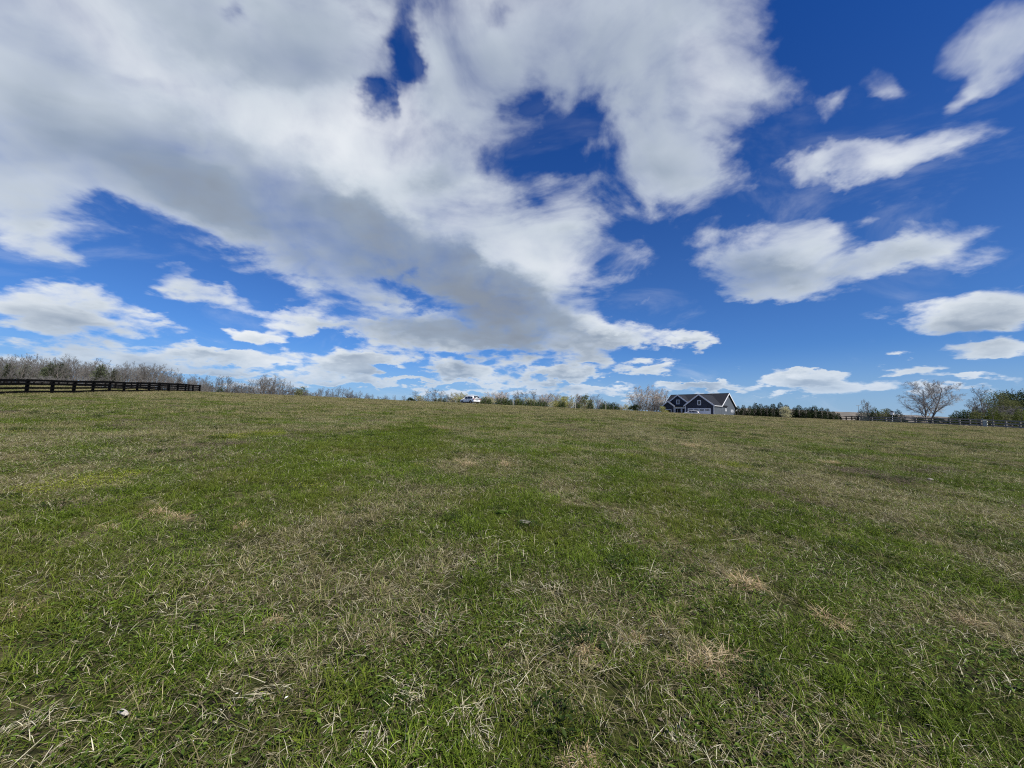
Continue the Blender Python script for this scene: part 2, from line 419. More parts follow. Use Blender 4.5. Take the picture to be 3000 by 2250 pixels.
# ------------------------------------------------------------------ materials
def mat(name, color, rough=0.7, spec=0.3, noise=None, metallic=0.0, bump=None, vary=0.0, emit=None):
    m = bpy.data.materials.new(name); m.use_nodes = True
    nt = m.node_tree; b = nt.nodes['Principled BSDF']
    b.inputs['Roughness'].default_value = rough
    b.inputs['Specular IOR Level'].default_value = spec
    b.inputs['Metallic'].default_value = metallic
    b.inputs['Base Color'].default_value = (*color, 1)
    src = None
    if noise:
        sc, amt, col2 = noise
        tc = nt.nodes.new('ShaderNodeTexCoord')
        n = node(nt, 'ShaderNodeTexNoise', inp={'Scale': sc, 'Detail': 4.0})
        nt.links.new(tc.outputs['Object'], n.inputs['Vector'])
        mx = node(nt, 'ShaderNodeMix', data_type='RGBA')
        mx.inputs['A'].default_value = (*color, 1); mx.inputs['B'].default_value = (*col2, 1)
        f = smooth(nt, n.outputs['Fac'], 0.5-amt, 0.5+amt)
        nt.links.new(f, mx.inputs['Factor']); src = mx.outputs['Result']
    if vary:
        oi = nt.nodes.new('ShaderNodeObjectInfo')
        hs = node(nt, 'ShaderNodeHueSaturation')
        if src: nt.links.new(src, hs.inputs['Color'])
        else: hs.inputs['Color'].default_value = (*color, 1)
        nt.links.new(math_(nt, 'MULTIPLY_ADD', oi.outputs['Random'], 2*vary, 1-vary), hs.inputs['Value'])
        nt.links.new(math_(nt, 'MULTIPLY_ADD', oi.outputs['Random'], 0.04*vary, 0.5-0.02*vary), hs.inputs['Hue'])
        src = hs.outputs[0]
    if src: nt.links.new(src, b.inputs['Base Color'])
    if bump:
        sc, st = bump
        tc = nt.nodes.new('ShaderNodeTexCoord')
        n = node(nt, 'ShaderNodeTexNoise', inp={'Scale': sc, 'Detail': 3.0})
        nt.links.new(tc.outputs['Object'], n.inputs['Vector'])
        bp = node(nt, 'ShaderNodeBump', inp={'Strength': st, 'Distance': 0.02})
        nt.links.new(n.outputs['Fac'], bp.inputs['Height']); nt.links.new(bp.outputs[0], b.inputs['Normal'])
    return m

def foliage_mat(name, c1, c2, trans=0.35, rough=0.6, vary=0.18, patch=None):
    """leaf or blade: colour runs from c1 to c2 from piece to piece (attribute tint)"""
    m = bpy.data.materials.new(name); m.use_nodes = True
    nt = m.node_tree; nt.nodes.clear()
    at = node(nt, 'ShaderNodeAttribute', attribute_name='tint')
    mx = node(nt, 'ShaderNodeMix', data_type='RGBA')
    mx.inputs['A'].default_value = (*c1, 1); mx.inputs['B'].default_value = (*c2, 1)
    nt.links.new(at.outputs['Fac'], mx.inputs['Factor'])
    oi = nt.nodes.new('ShaderNodeObjectInfo')
    hs = node(nt, 'ShaderNodeHueSaturation'); nt.links.new(mx.outputs['Result'], hs.inputs['Color'])
    val = math_(nt, 'MULTIPLY_ADD', oi.outputs['Random'], 2*vary, 1-vary)
    nt.links.new(val, hs.inputs['Value'])
    col = hs.outputs[0]
    if patch:
        geo = nt.nodes.new('ShaderNodeNewGeometry')
        n = node(nt, 'ShaderNodeTexNoise', inp={'Scale': patch[0], 'Detail': 2.0})
        nt.links.new(geo.outputs['Position'], n.inputs['Vector'])
        m2 = node(nt, 'ShaderNodeMix', data_type='RGBA'); m2.inputs['B'].default_value = (*patch[1], 1)
        nt.links.new(col, m2.inputs['A'])
        nt.links.new(smooth(nt, n.outputs['Fac'], 0.42, 0.66, 0.0, patch[2]), m2.inputs['Factor'])
        col = m2.outputs['Result']
    pb = node(nt, 'ShaderNodeBsdfPrincipled', inp={'Roughness': rough, 'Specular IOR Level': 0.08})
    nt.links.new(col, pb.inputs['Base Color'])
    tr = nt.nodes.new('ShaderNodeBsdfTranslucent'); nt.links.new(col, tr.inputs['Color'])
    ms = node(nt, 'ShaderNodeMixShader', inp={0: trans})
    nt.links.new(pb.outputs[0], ms.inputs[1]); nt.links.new(tr.outputs[0], ms.inputs[2])
    out = nt.nodes.new('ShaderNodeOutputMaterial'); nt.links.new(ms.outputs[0], out.inputs['Surface'])
    return m

M = {}
M['blade_green'] = foliage_mat('blade_green', (0.022, 0.041, 0.004), (0.165, 0.232, 0.024), 0.20, 0.6, 0.30, patch=(0.6, (0.130, 0.132, 0.026), 0.45))
M['blade_dry'] = foliage_mat('blade_dry', (0.085, 0.066, 0.026), (0.51, 0.445, 0.245), 0.25, 0.75, 0.18)
M['blade_grey'] = foliage_mat('blade_grey', (0.045, 0.040, 0.016), (0.27, 0.24, 0.135), 0.2, 0.8, 0.18)
M['straw'] = foliage_mat('straw', (0.36, 0.32, 0.20), (0.66, 0.61, 0.44), 0.15, 0.7, 0.12)
M['tuft'] = foliage_mat('tuft', (0.40, 0.27, 0.14), (0.70, 0.57, 0.37), 0.25, 0.65, 0.15)
M['weed'] = foliage_mat('weed', (0.022, 0.046, 0.005), (0.135, 0.205, 0.034), 0.3, 0.6, 0.2)
M['nettle'] = foliage_mat('nettle', (0.110, 0.085, 0.060), (0.200, 0.155, 0.125), 0.25, 0.7, 0.2)
M['moss'] = foliage_mat('moss', (0.15, 0.18, 0.02), (0.34, 0.38, 0.05), 0.3, 0.6, 0.15)
M['white_petal'] = mat('white_petal', (0.75, 0.73, 0.68), 0.6)
M['bark'] = mat('bark', (0.20, 0.175, 0.155), 0.85, 0.2, noise=(6.0, 0.2, (0.11, 0.095, 0.085)), vary=0.2)
M['twig_grey'] = mat('twig_grey', (0.145, 0.139, 0.130), 0.85, 0.15, vary=0.22)
M['twig_bark'] = mat('twig_bark', (0.36, 0.345, 0.33), 0.85, 0.15)
M['twig_tan'] = mat('twig_tan', (0.40, 0.335, 0.27), 0.85, 0.15, vary=0.15)
M['twig_olive'] = mat('twig_olive', (0.36, 0.345, 0.19), 0.85, 0.15, vary=0.2)
M['needle_dark'] = foliage_mat('needle_dark', (0.020, 0.036, 0.014), (0.060, 0.085, 0.034), 0.15, 0.55, 0.2)
M['needle_cedar'] = foliage_mat('needle_cedar', (0.026, 0.048, 0.013), (0.078, 0.115, 0.034), 0.15, 0.55, 0.2)
M['needle_blue'] = foliage_mat('needle_blue', (0.035, 0.056, 0.045), (0.075, 0.105, 0.080), 0.15, 0.55, 0.2)
M['needle_pine'] = foliage_mat('needle_pine', (0.060, 0.075, 0.045), (0.120, 0.135, 0.080), 0.15, 0.6, 0.2)
M['leaf_bright'] = foliage_mat('leaf_bright', (0.070, 0.098, 0.014), (0.160, 0.195, 0.040), 0.3, 0.55, 0.15)
M['leaf_olive'] = foliage_mat('leaf_olive', (0.085, 0.100, 0.034), (0.220, 0.235, 0.095), 0.3, 0.6, 0.15)
M['leaf_yellow'] = foliage_mat('leaf_yellow', (0.24, 0.24, 0.075), (0.42, 0.41, 0.16), 0.35, 0.6, 0.15)
M['blossom'] = foliage_mat('blossom', (0.40, 0.38, 0.21), (0.66, 0.64, 0.44), 0.35, 0.6, 0.1)
M['fence_black'] = mat('fence_black', (0.0035, 0.0035, 0.004), 0.85, 0.05, noise=(9.0, 0.25, (0.007, 0.0065, 0.0065)))
M['fence_worn'] = mat('fence_worn', (0.16, 0.153, 0.14), 0.8, 0.2, noise=(5.0, 0.3, (0.23, 0.22, 0.20)), vary=0.25)

def ground_mat():
    m = bpy.data.materials.new('pasture_soil_and_thatch'); m.use_nodes = True
    nt = m.node_tree; b = nt.nodes['Principled BSDF']
    b.inputs['Roughness'].default_value = 0.95; b.inputs['Specular IOR Level'].default_value = 0.1
    geo = nt.nodes.new('ShaderNodeNewGeometry'); P = geo.outputs['Position']
    def nz(sc, det, rough=0.55, dist=0.0):
        n = node(nt, 'ShaderNodeTexNoise', inp={'Scale': sc, 'Detail': det, 'Roughness': rough, 'Distortion': dist})
        nt.links.new(P, n.inputs['Vector']); return n.outputs['Fac']
    def mixc(f, a, c):
        mx = node(nt, 'ShaderNodeMix', data_type='RGBA'); nt.links.new(f, mx.inputs['Factor'])
        for s, v in (('A', a), ('B', c)):
            if isinstance(v, tuple): mx.inputs[s].default_value = (*v, 1)
            else: nt.links.new(v, mx.inputs[s])
        return mx.outputs['Result']
    fine = nz(9.0, 6.0, 0.7)
    green = mixc(smooth(nt, fine, 0.38, 0.62), (0.012, 0.014, 0.005), (0.045, 0.052, 0.012))
    dry = mixc(smooth(nt, fine, 0.38, 0.62), (0.050, 0.042, 0.018), (0.21, 0.18, 0.088))
    sep = nt.nodes.new('ShaderNodeSeparateXYZ'); nt.links.new(P, sep.inputs[0])
    big = math_(nt, 'MULTIPLY_ADD', nz(0.11, 4.0), 0.6, math_(nt, 'MULTIPLY', nz(0.7, 5.0, 0.6, 0.4), 0.4))
    big = math_(nt, 'ADD', big, smooth(nt, sep.outputs[1], 14.0, 60.0, -0.03, 0.075))
    f = smooth(nt, big, 0.44, 0.57)
    col = mixc(f, green, dry)
    soil = smooth(nt, nz(1.9, 4.0), 0.60, 0.72)
    col = mixc(math_(nt, 'MULTIPLY', soil, 0.6), col, (0.060, 0.042, 0.030))
    # far off the land is wooded, brown and grey
    d2 = vmath(nt, 'LENGTH', P)
    woods = mixc(smooth(nt, nz(0.03, 5.0, 0.7), 0.4, 0.6), (0.10, 0.085, 0.065), (0.165, 0.15, 0.125))
    col = mixc(smooth(nt, d2, 260.0, 330.0), col, woods)
    nt.links.new(col, b.inputs['Base Color'])
    bp = node(nt, 'ShaderNodeBump', inp={'Strength': 0.7, 'Distance': 0.05}); nt.links.new(fine, bp.inputs['Height'])
    nt.links.new(bp.outputs[0], b.inputs['Normal'])
    return m
M['ground'] = ground_mat()

# ------------------------------------------------------------------ ground sheet (to the horizon) and far hills
def build_ground():
    radii = np.concatenate(([0.25], np.geomspace(0.6, 9000, 175)))
    na = 280
    ang = np.linspace(0, 2*math.pi, na, endpoint=False)
    X = np.outer(radii, np.sin(ang)); Y = np.outer(radii, np.cos(ang))
    Zg = ground(X, Y)
    V = np.stack([X, Y, Zg], -1).reshape(-1, 3)
    V = np.vstack([V, [[0, 0, float(ground(0, 0))]]])
    F = []
    for i in range(len(radii)-1):
        a = i*na + np.arange(na); b = i*na + (np.arange(na)+1) % na
        F += np.stack([b, a, a+na, b+na], -1).tolist()
    c = len(V)-1
    F += [(c, j, (j+1) % na) for j in range(na)]
    me = bpy.data.meshes.new('ground'); me.from_pydata(V.tolist(), [], F)
    me.materials.append(M['ground']); me.polygons.foreach_set('use_smooth', [True]*len(F))
    bm = bmesh.new(); bm.from_mesh(me); bmesh.ops.recalc_face_normals(bm, faces=bm.faces); bm.to_mesh(me); bm.free()
    if me.polygons[0].normal.z < 0: me.flip_normals()
    tag(link('ground', me), 'rolling pasture ground sloping up to a low crest', 'ground', kind='structure')
build_ground()

def build_hills():
    m = mat('wooded_hill', (0.19, 0.165, 0.135), 0.95, 0.1, noise=(0.02, 0.16, (0.13, 0.12, 0.105)))
    mb = MB()
    # a long low ridge behind the right-hand paddock, running on past both edges of the view
    n, rows = 220, 7
    xs = np.linspace(-2600, 3200, n)
    for r in range(rows):
        t = r/(rows-1)
        for x in xs:
            y = 950 + 260*t + 0.10*x
            crest = 24 + 26*math.exp(-((x-880)/420)**2) + 16*(fbm(x/260+3, 2.2)-0.5) + 5*(fbm(x/22+9, t*3)-0.5) - 16*math.exp(-((x+300)/900)**2)
            z = -30 + (crest+30)*math.sin(math.pi*min(1, 0.5*t*2)*0.5)
            mb.v.append((x, y, z))
    for r in range(rows-1):
        for i in range(n-1):
            a = r*n+i; mb.f.append((a, a+1, a+n+1, a+n)); mb.m.append(0)
    tag(mb.build('hills', m, smooth_=True), 'low brown wooded ridge far behind the right-hand fence', 'hill', kind='structure')
build_hills()

# ------------------------------------------------------------------ fences
def unit_board():
    mb = MB(); mb.box(0, 1, -0.014, 0.014, -0.082, 0.082); return mb
def unit_post(h, w=0.098):
    mb = MB()
    k = w*0.72
    poly = [(-w, -k), (-k, -w), (k, -w), (w, -k), (w, k), (k, w), (-k, w), (-w, k)]
    mb.prism(poly, 'z', -0.3, h-0.02); mb.prism([(x*0.86, y*0.86) for x, y in poly], 'z', h-0.02, h)
    return mb

def build_fence(name, pts, spacing, rails, post_h, material, label, group, face=1, tall=1.0):
    """plank fence along the ground points pts; posts and boards are parts"""
    root = empty(name, (pts[0][0], pts[0][1], float(ground(pts[0][0], pts[0][1]))))
    tag(root, label, 'fence', group)
    pm = unit_post(post_h).mesh('post', material); bmesh_ = unit_board().mesh('board', material)
    o0 = np.array(root.location)
    spots = []
    for (a, b) in zip(pts[:-1], pts[1:]):
        L = math.hypot(b[0]-a[0], b[1]-a[1]); k = max(1, round(L/spacing))
        for i in range(k): spots.append((a[0]+(b[0]-a[0])*i/k, a[1]+(b[1]-a[1])*i/k))
    spots.append(pts[-1])
    P = [np.array((x, y, float(ground(x, y)))) for x, y in spots]
    for p in P:
        o = link('post', pm, root); o.location = tuple(p-o0)
        o.rotation_euler = (random.uniform(-.012, .012), random.uniform(-.012, .012), random.uniform(-.3, .3))
    for a, b in zip(P[:-1], P[1:]):
        d = b-a; yaw = math.atan2(d[1], d[0]); L = float(np.linalg.norm(d))
        off = np.array((math.sin(yaw), -math.cos(yaw), 0))*0.112*face
        for h in rails:
            o = link('board', bmesh_, root)
            ja, jb = random.uniform(-.012, .012), random.uniform(-.012, .012)
            pitch = -math.atan2(d[2]+jb-ja, math.hypot(d[0], d[1]))
            o.location = tuple(a+off-o0+np.array((0, 0, h+ja)))
            o.rotation_euler = (0, pitch, yaw); o.scale = (L*1.004, 1, tall)
    return root

FH = 1.25
def gp(px, d): x, y, z = on_ground(px, d); return (x, y)
c_left = gp(579, 66)
a_left = gp(71, 32)
dx, dy = (c_left[0]-a_left[0])/13, (c_left[1]-a_left[1])/13
build_fence('plank_fence', [(a_left[0]-4*dx, a_left[1]-4*dy), c_left], 2.80, (0.20, 0.52, 0.84, 1.16), FH, M['fence_black'],
            'near black four-board plank fence running in from the left edge', 'black plank fences of the left paddock', face=1)
build_fence('plank_fence', [(c_left[0]-0.15, c_left[1]+0.25), gp(330, 80), gp(-60, 100)], 3.6, (0.20, 0.52, 0.84, 1.16), FH, M['fence_black'],
            'far black plank fence seen through the boards of the nearer one', 'black plank fences of the left paddock', face=1)
c_right = gp(2512, 89)
build_fence('plank_fence', [gp(2462, 97), c_right], 2.6, (0.22, 0.68, 1.14), FH, M['fence_black'],
            'short dark fence return beside the end of the cypress hedge', 'fences of the right paddock', face=1)
build_fence('plank_fence', [(c_right[0]+0.2, c_right[1]-0.1), gp(2780, 75), gp(3130, 53)], 2.6, (0.22, 0.68, 1.14), FH, M['fence_worn'],
            'weathered three-board plank fence leading off to the right edge', 'fences of the right paddock', face=1, tall=1.35)

# ------------------------------------------------------------------ trees
def bare_tree(seed, H=10.0, spread=0.55, trunks=1, fork=0.28, l1=8, twig=0.016, dens=1.0, up=0.25, droop=0.0, thick=1.0):
    """leafless tree of height about H: returns the meshes of trunk with limbs and of the twiggy crown"""
    R = np.random.default_rng(seed)
    tm, cm = MB(), MB()
    def grow(p, d, L, r, lvl):
        seg = (7, 5, 4, 3)[min(lvl, 3)]
        pts, rad = [p], [r]
        q, dd = np.array(p, float), np.array(d, float)
        for i in range(seg):
            dd = dd + R.normal(0, (0.05, 0.13, 0.18, 0.22)[min(lvl, 3)], 3) + np.array((0, 0, up*0.25 if lvl else 0.06))
            if lvl >= 2: dd = dd - np.array((0, 0, droop))
            dd /= np.linalg.norm(dd)
            q = q + dd*L/seg
            pts.append(q.copy()); rad.append(r*(1-0.82*(i+1)/seg) + 0.004)
        (tm if lvl < 2 else cm).tube(pts, rad, (7, 5, 4, 3)[min(lvl, 3)])
        if lvl >= 3:
            for k in range(int(7*dens)):
                t = R.uniform(0.15, 1.0)*seg; i = min(int(t), seg-1); a = pts[i]+(pts[i+1]-pts[i])*(t-i)
                v = R.normal(0, 1, 3); v /= np.linalg.norm(v); v = 0.8*v + 1.0*dd + np.array((0, 0, 0.25)); v /= np.linalg.norm(v)
                cm.spike(a, a+v*L*R.uniform(0.45, 1.1), twig)
            return
        kids = int((l1, 6, 5)[lvl]*(dens if lvl else 1))
        for k in range(kids):
            t = ((fork if lvl == 0 else 0.22) + (1-(fork if lvl == 0 else 0.22))*(k+R.uniform(0, 0.9))/kids)*seg
            t = min(t, seg-0.01); i = int(t); a = pts[i]+(pts[i+1]-pts[i])*(t-i)
            ax = pts[i+1]-pts[i]; ax /= np.linalg.norm(ax)
            az = k*2.4 + R.uniform(-0.5, 0.5)
            e1 = np.cross(ax, (0.1, 0.99, 0.1)); e1 /= np.linalg.norm(e1); e2 = np.cross(ax, e1)
            s = math.tan((spread if lvl == 0 else 0.62) + R.uniform(-0.12, 0.15))
            nd = ax + s*(math.cos(az)*e1+math.sin(az)*e2); nd /= np.linalg.norm(nd)
            fr = t/seg
            nl = L*(0.62 if lvl == 0 else 0.55)*(1.08-0.55*fr)*R.uniform(0.8, 1.15)
            nr = max(0.008, rad[i]*(0.55 if lvl == 0 else 0.6))
            grow(a, nd, nl, nr, lvl+1)
    for k in range(trunks):
        az = 2*math.pi*k/max(1, trunks)+R.uniform(0, 1)
        lean = 0.0 if trunks == 1 else R.uniform(0.12, 0.3)
        d0 = np.array((math.cos(az)*lean, math.sin(az)*lean, 1.0)); d0 /= np.linalg.norm(d0)
        grow(np.array((0.12*math.cos(az)*(trunks > 1), 0.12*math.sin(az)*(trunks > 1), -0.3)), d0, H*0.92*R.uniform(0.9, 1.0), H*0.017*thick*(0.75 if trunks > 1 else 1), 0)
    return tm, cm

def add_tint(me, vals):
    a = me.attributes.new('tint', 'FLOAT', 'POINT'); a.data.foreach_set('value', np.asarray(vals, np.float32))

def leaf_cloud(points, dirs, length, width, R):
    """small pointed leaves or sprays at points, along dirs"""
    n = len(points)
    d = dirs + R.normal(0, 0.35, (n, 3)); d /= np.linalg.norm(d, axis=1, keepdims=True)
    s = np.cross(d, R.normal(0, 1, (n, 3))); s /= np.linalg.norm(s, axis=1, keepdims=True)
    L = length*R.uniform(0.6, 1.3, (n, 1)); W = width*R.uniform(0.7, 1.3, (n, 1))
    nn = np.cross(d, s)
    V = np.stack([points-0.1*d*L, points+d*L*0.45+s*W*0.5+nn*W*0.12, points+d*L, points+d*L*0.45-s*W*0.5+nn*W*0.12], 1).reshape(-1, 3)
    F = np.arange(4*n).reshape(n, 4)
    t = np.repeat(R.uniform(0, 1, n), 4)
    return V, F, t

def leaf_mesh(name, V, F, t, material):
    me = bpy.data.meshes.new(name); me.from_pydata(V.tolist(), [], F.tolist()); me.materials.append(material)
    add_tint(me, t); me.update(); return me

def conifer(seed, H=6.0, wide=0.26, base=0.03, n=2400, ragged=0.25, power=0.8, spray=0.34):
    """dense pointed evergreen: trunk, whorled limbs and needle sprays through the crown"""
    R = np.random.default_rng(seed)
    tm = MB()
    tm.tube([(0, 0, -0.3), (0.02*H, 0, H*0.4), (0, 0.01*H, H*0.93)], [0.028*H, 0.018*H, 0.004*H], 6)
    lobes = R.uniform(-1, 1, (9, 2))
    h = 1-np.sqrt(R.uniform(0, 1, n)); h = base + (1-base)*h
    az = R.uniform(0, 2*math.pi, n)
    prof = wide*H*(1-h)**power*(0.55+0.45*np.minimum(1, (h-base+0.02)/0.12))
    bump = 1 + ragged*np.sin(az*3+h*19+seed) * 0.6 + ragged*np.sin(az*5-h*31+2*seed)*0.5
    rr = prof*bump*(1-0.75*R.uniform(0, 1, n)**2.2)
    P = np.stack([rr*np.cos(az), rr*np.sin(az), h*H*0.97], -1)
    D = np.stack([np.cos(az), np.sin(az), 0.75+0*az], -1)
    V, F, t = leaf_cloud(P, D, spray*H/6, 0.13*H/6, R)
    # limbs
    for k in range(26):
        hh = base+0.06+(0.85-base)*k/26; a = k*2.4
        L = wide*H*(1-hh)**power*0.8
        tm.tube([(0, 0, hh*H), (L*math.cos(a), L*math.sin(a), hh*H+0.25*L)], [0.006*H, 0.002*H], 3)
    return tm, (V, F, t)

def leafy(seed, H=5.0, wide=0.5, n=2200, base=0.12, lumps=14, leaf=0.22, flat=1.0):
    """irregular rounded crown of leaf clumps on a few stems"""
    R = np.random.default_rng(seed)
    tm = MB(); V, F, T = [], [], []; off = 0
    for k in range(lumps):
        a = k*2.4+R.uniform(0, 0.5); hh = base + (0.93-base)*R.uniform(0.1, 1.0)
        rad = wide*H*math.sqrt(max(0.05, 1-(2*(hh-base)/(1.0-base)-0.9)**2))*R.uniform(0.35, 0.72)
        c = np.array((rad*math.cos(a), rad*math.sin(a), hh*H*0.9))
        r = H*R.uniform(0.12, 0.22)*flat
        m = int(n/lumps*R.uniform(0.7, 1.3))
        v = R.normal(0, 1, (m, 3)); v /= np.linalg.norm(v, axis=1, keepdims=True)
        p = c + v*r*(R.uniform(0.25, 1.1, (m, 1)))*np.array((1.1, 1.1, 0.85))
        p[:, 2] = np.maximum(p[:, 2], 0.02*H)
        v2, f2, t2 = leaf_cloud(p, v+np.array((0, 0, 0.3)), leaf, leaf*0.55, R)
        V.append(v2); F.append(f2+off); T.append(t2*0.6+0.4*R.uniform(0, 1)); off += len(v2)
        mid = c*np.array((0.45, 0.45, 0.55))
        tm.tube([(0.05*math.cos(a), 0.05*math.sin(a), -0.2), tuple(mid), tuple(c)], [0.013*H, 0.009*H, 0.003*H], 5)
    return tm, (np.vstack(V), np.vstack(F), np.concatenate(T))

PROTO = {}
def proto_bare(key, seed, twig_mat, **kw):
    t, c = bare_tree(seed, **kw)
    PROTO[key] = (t.mesh('trunk', M['bark'], smooth_=True), c.mesh('crown', M[twig_mat]), kw.get('H', 10.0))
def proto_conifer(key, seed, m, **kw):
    t, c = conifer(seed, **kw)
    PROTO[key] = (t.mesh('trunk', M['bark'], smooth_=True), leaf_mesh('crown', *c, M[m]), kw.get('H', 6.0))
def proto_leafy(key, seed, m, **kw):
    t, c = leafy(seed, **kw)
    PROTO[key] = (t.mesh('trunk', M['bark'], smooth_=True), leaf_mesh('crown', *c, M[m]), kw.get('H', 5.0))

for i in range(6): proto_bare('grey%d' % i, 100+i, 'twig_grey', H=10.0, spread=0.36+0.05*(i % 3), l1=11, twig=0.020, fork=0.30, dens=0.8, up=0.5)
for i in range(3): proto_bare('tan%d' % i, 130+i, 'twig_tan', H=9.0, spread=0.42, l1=9, twig=0.026, fork=0.16, trunks=2, dens=0.8)
for i in range(3): proto_bare('olive%d' % i, 140+i, 'twig_olive', H=6.0, spread=0.62, l1=8, twig=0.022, fork=0.12, trunks=3, dens=0.9)
for i in range(3): proto_bare('scrub%d' % i, 150+i, 'twig_grey', H=4.0, spread=0.7, l1=7, twig=0.018, fork=0.1, trunks=4, dens=0.8)
proto_bare('hero', 172, 'twig_bark', H=11.0, spread=0.92, l1=14, twig=0.011, fork=0.10, trunks=2, dens=1.3, up=0.20, thick=1.45)
for i in range(4): proto_conifer('cypress%d' % i, 200+i, 'needle_dark', H=6.0, wide=0.27, power=0.62, ragged=0.3)
for i in range(3): proto_conifer('cedar%d' % i, 210+i, 'needle_cedar', H=4.0, wide=0.30, power=0.75, n=1300, ragged=0.4, spray=0.42)
for i in range(2): proto_conifer('blue%d' % i, 220+i, 'needle_blue', H=4.0, wide=0.34, power=0.8, n=1300, ragged=0.5, spray=0.45)
for i in range(3): proto_conifer('pine%d' % i, 230+i, 'needle_pine', H=10.0, wide=0.30, power=0.55, base=0.42, n=1100, ragged=0.7, spray=0.5)
for i in range(2): proto_conifer('green%d' % i, 240+i, 'leaf_bright', H=4.0, wide=0.26, power=0.5, n=1500, ragged=0.35, spray=0.4)
for i in range(2): proto_leafy('shrub%d' % i, 250+i, 'leaf_olive', H=4.0, wide=0.55, n=1700)
proto_leafy('gold', 256, 'leaf_yellow', H=4.0, wide=0.5, n=1600)
proto_leafy('round', 257, 'needle_dark', H=3.0, wide=0.62, n=2200, leaf=0.2)
proto_leafy('cream', 258, 'blossom', H=5.0, wide=0.34, n=2600, lumps=20, base=0.06, leaf=0.2)
proto_leafy('vine', 259, 'leaf_olive', H=9.0, wide=0.45, n=5200, lumps=34, base=0.1, leaf=0.24, flat=0.85)
proto_leafy('bigpine', 260, 'needle_dark', H=9.0, wide=0.36, n=4200, lumps=26, base=0.22, leaf=0.3, flat=0.8)

def plant(key, name, px, top, depth, label, cat, group=None, wide=1.0, min_h=0.6):
    tm, cm, H = PROTO[key]
    x, y, z = on_ground(px, depth)
    h = max(min_h, height_at(px, top, depth)-z)
    root = empty(name, (x, y, z), random.uniform(0, 6.28))
    s = h/H
    root.scale = (s*wide, s*wide, s)
    tag(root, label, cat, group)
    link('trunk', tm, root); link('crown', cm, root)
    return root

R_ = random.Random(21)
# the wood behind the left paddock
prof = np.array([(-160, 1042), (0, 1050), (60, 1050), (120, 1058), (200, 1052), (240, 1060), (300, 1070), (360, 1072), (420, 1068), (450, 1070), (480, 1087), (520, 1094), (560, 1108), (600, 1110), (640, 1112)], float)
def stretch(px, table):
    for lim, words in table:
        if px < lim: return words
    return table[-1][1]
WOODS = ((45, 'at the left edge of the view'), (110, 'above the first fence bays'), (230, 'around the close pair of pines'), (330, 'around the lone spreading pine'), (450, 'right of the lone spreading pine'), (9999, 'where the wood thins to the fence corner'))
DEEP = ('front-row bare grey tree of the left wood, ', 'middle-row bare grey tree of the left wood, ', 'back-row bare grey tree of the left wood, ')
SKYL = ((600, 'just past the black fence corner'), (700, 'around the small dark cedar'), (820, 'in the tallest clump left of the olive tree'), (900, 'beside the round olive tree'), (1010, 'in the low clumps right of the olive tree'), (9999, 'on the bare crest left of the white car'))
BELT = ((1340, 'left of the white car'), (1500, 'just right of the white car'), (1600, 'above the row of small cedars'), (1710, 'around the tall yellow-green bush'), (9999, 'left of the round dark shrub'))
for row, (d0, d1, step, dy) in enumerate(((150, 175, 13, 12), (178, 205, 14, 5), (208, 235, 15, 0))):
    px = -120.0 + row*6
    while px < 600:
        top = np.interp(px, prof[:, 0], prof[:, 1]) + R_.uniform(1, 20) + dy*R_.uniform(0.4, 1.4)
        plant('grey%d' % R_.randrange(6), 'bare_tree', px, top, R_.uniform(d0, d1), DEEP[row]+stretch(px, WOODS), 'tree', 'bare trees of the left wood', wide=R_.uniform(0.75, 1.1))
        px += step*R_.uniform(0.7, 1.35)
px = -110.0
while px < 610:
    base_top = np.interp(px, prof[:, 0], prof[:, 1])
    plant('scrub%d' % R_.randrange(3), 'bare_thicket', px, base_top + (1145-base_top)*R_.uniform(0.45, 0.75), R_.uniform(138, 152),
          'leafless thicket at the foot of the wood, '+stretch(px, WOODS), 'shrub', 'thickets at the wood edge', wide=R_.uniform(1.0, 1.6))
    px += R_.uniform(12, 20)
for px, top, lab in ((10, 1064, 'dark pine at the left edge of the wood'), (62, 1066, 'dark pine rising from the wood above the second fence bay'),
                     (135, 1061, 'pointed pine in the wood, left of the two close pines'), (163, 1058, 'broad pine in the wood, tallest of the close pair'),
                     (282, 1066, 'lone spreading pine standing out of the middle of the wood'), (118, 1075, 'low dark pine between the taller pines of the wood'),
                     (325, 1080, 'slim pine right of the lone spreading pine')):
    plant('pine%d' % R_.randrange(3), 'pine_tree', px, top, R_.uniform(158, 168), lab, 'tree', 'pines of the left wood', wide=0.8)

# thin trees that follow the crest from the fence corner to the white car
for px, top in ((568, 1108), (596, 1110), (615, 1122), (632, 1118), (644, 1106), (657, 1102), (670, 1118), (686, 1125), (705, 1127), (725, 1120), (742, 1124), (756, 1108), (764, 1114), (773, 1112),
                (784, 1109), (792, 1116), (798, 1112), (812, 1124), (823, 1120), (840, 1127), (854, 1130), (872, 1140), (924, 1140), (938, 1140), (950, 1146), (961, 1138), (972, 1146), (989, 1139), (1001, 1142), (1014, 1141),
                (1025, 1147), (1040, 1154), (1053, 1150), (1073, 1155), (1090, 1160), (1109, 1160), (1130, 1162), (1155, 1164), (1180, 1163)):
    plant('grey%d' % R_.randrange(6), 'bare_tree', px, top+R_.uniform(-1, 2), R_.uniform(185, 225), 'thin bare tree on the skyline, '+stretch(px, SKYL), 'tree',
          'bare trees along the left skyline', wide=R_.uniform(0.9, 1.3))
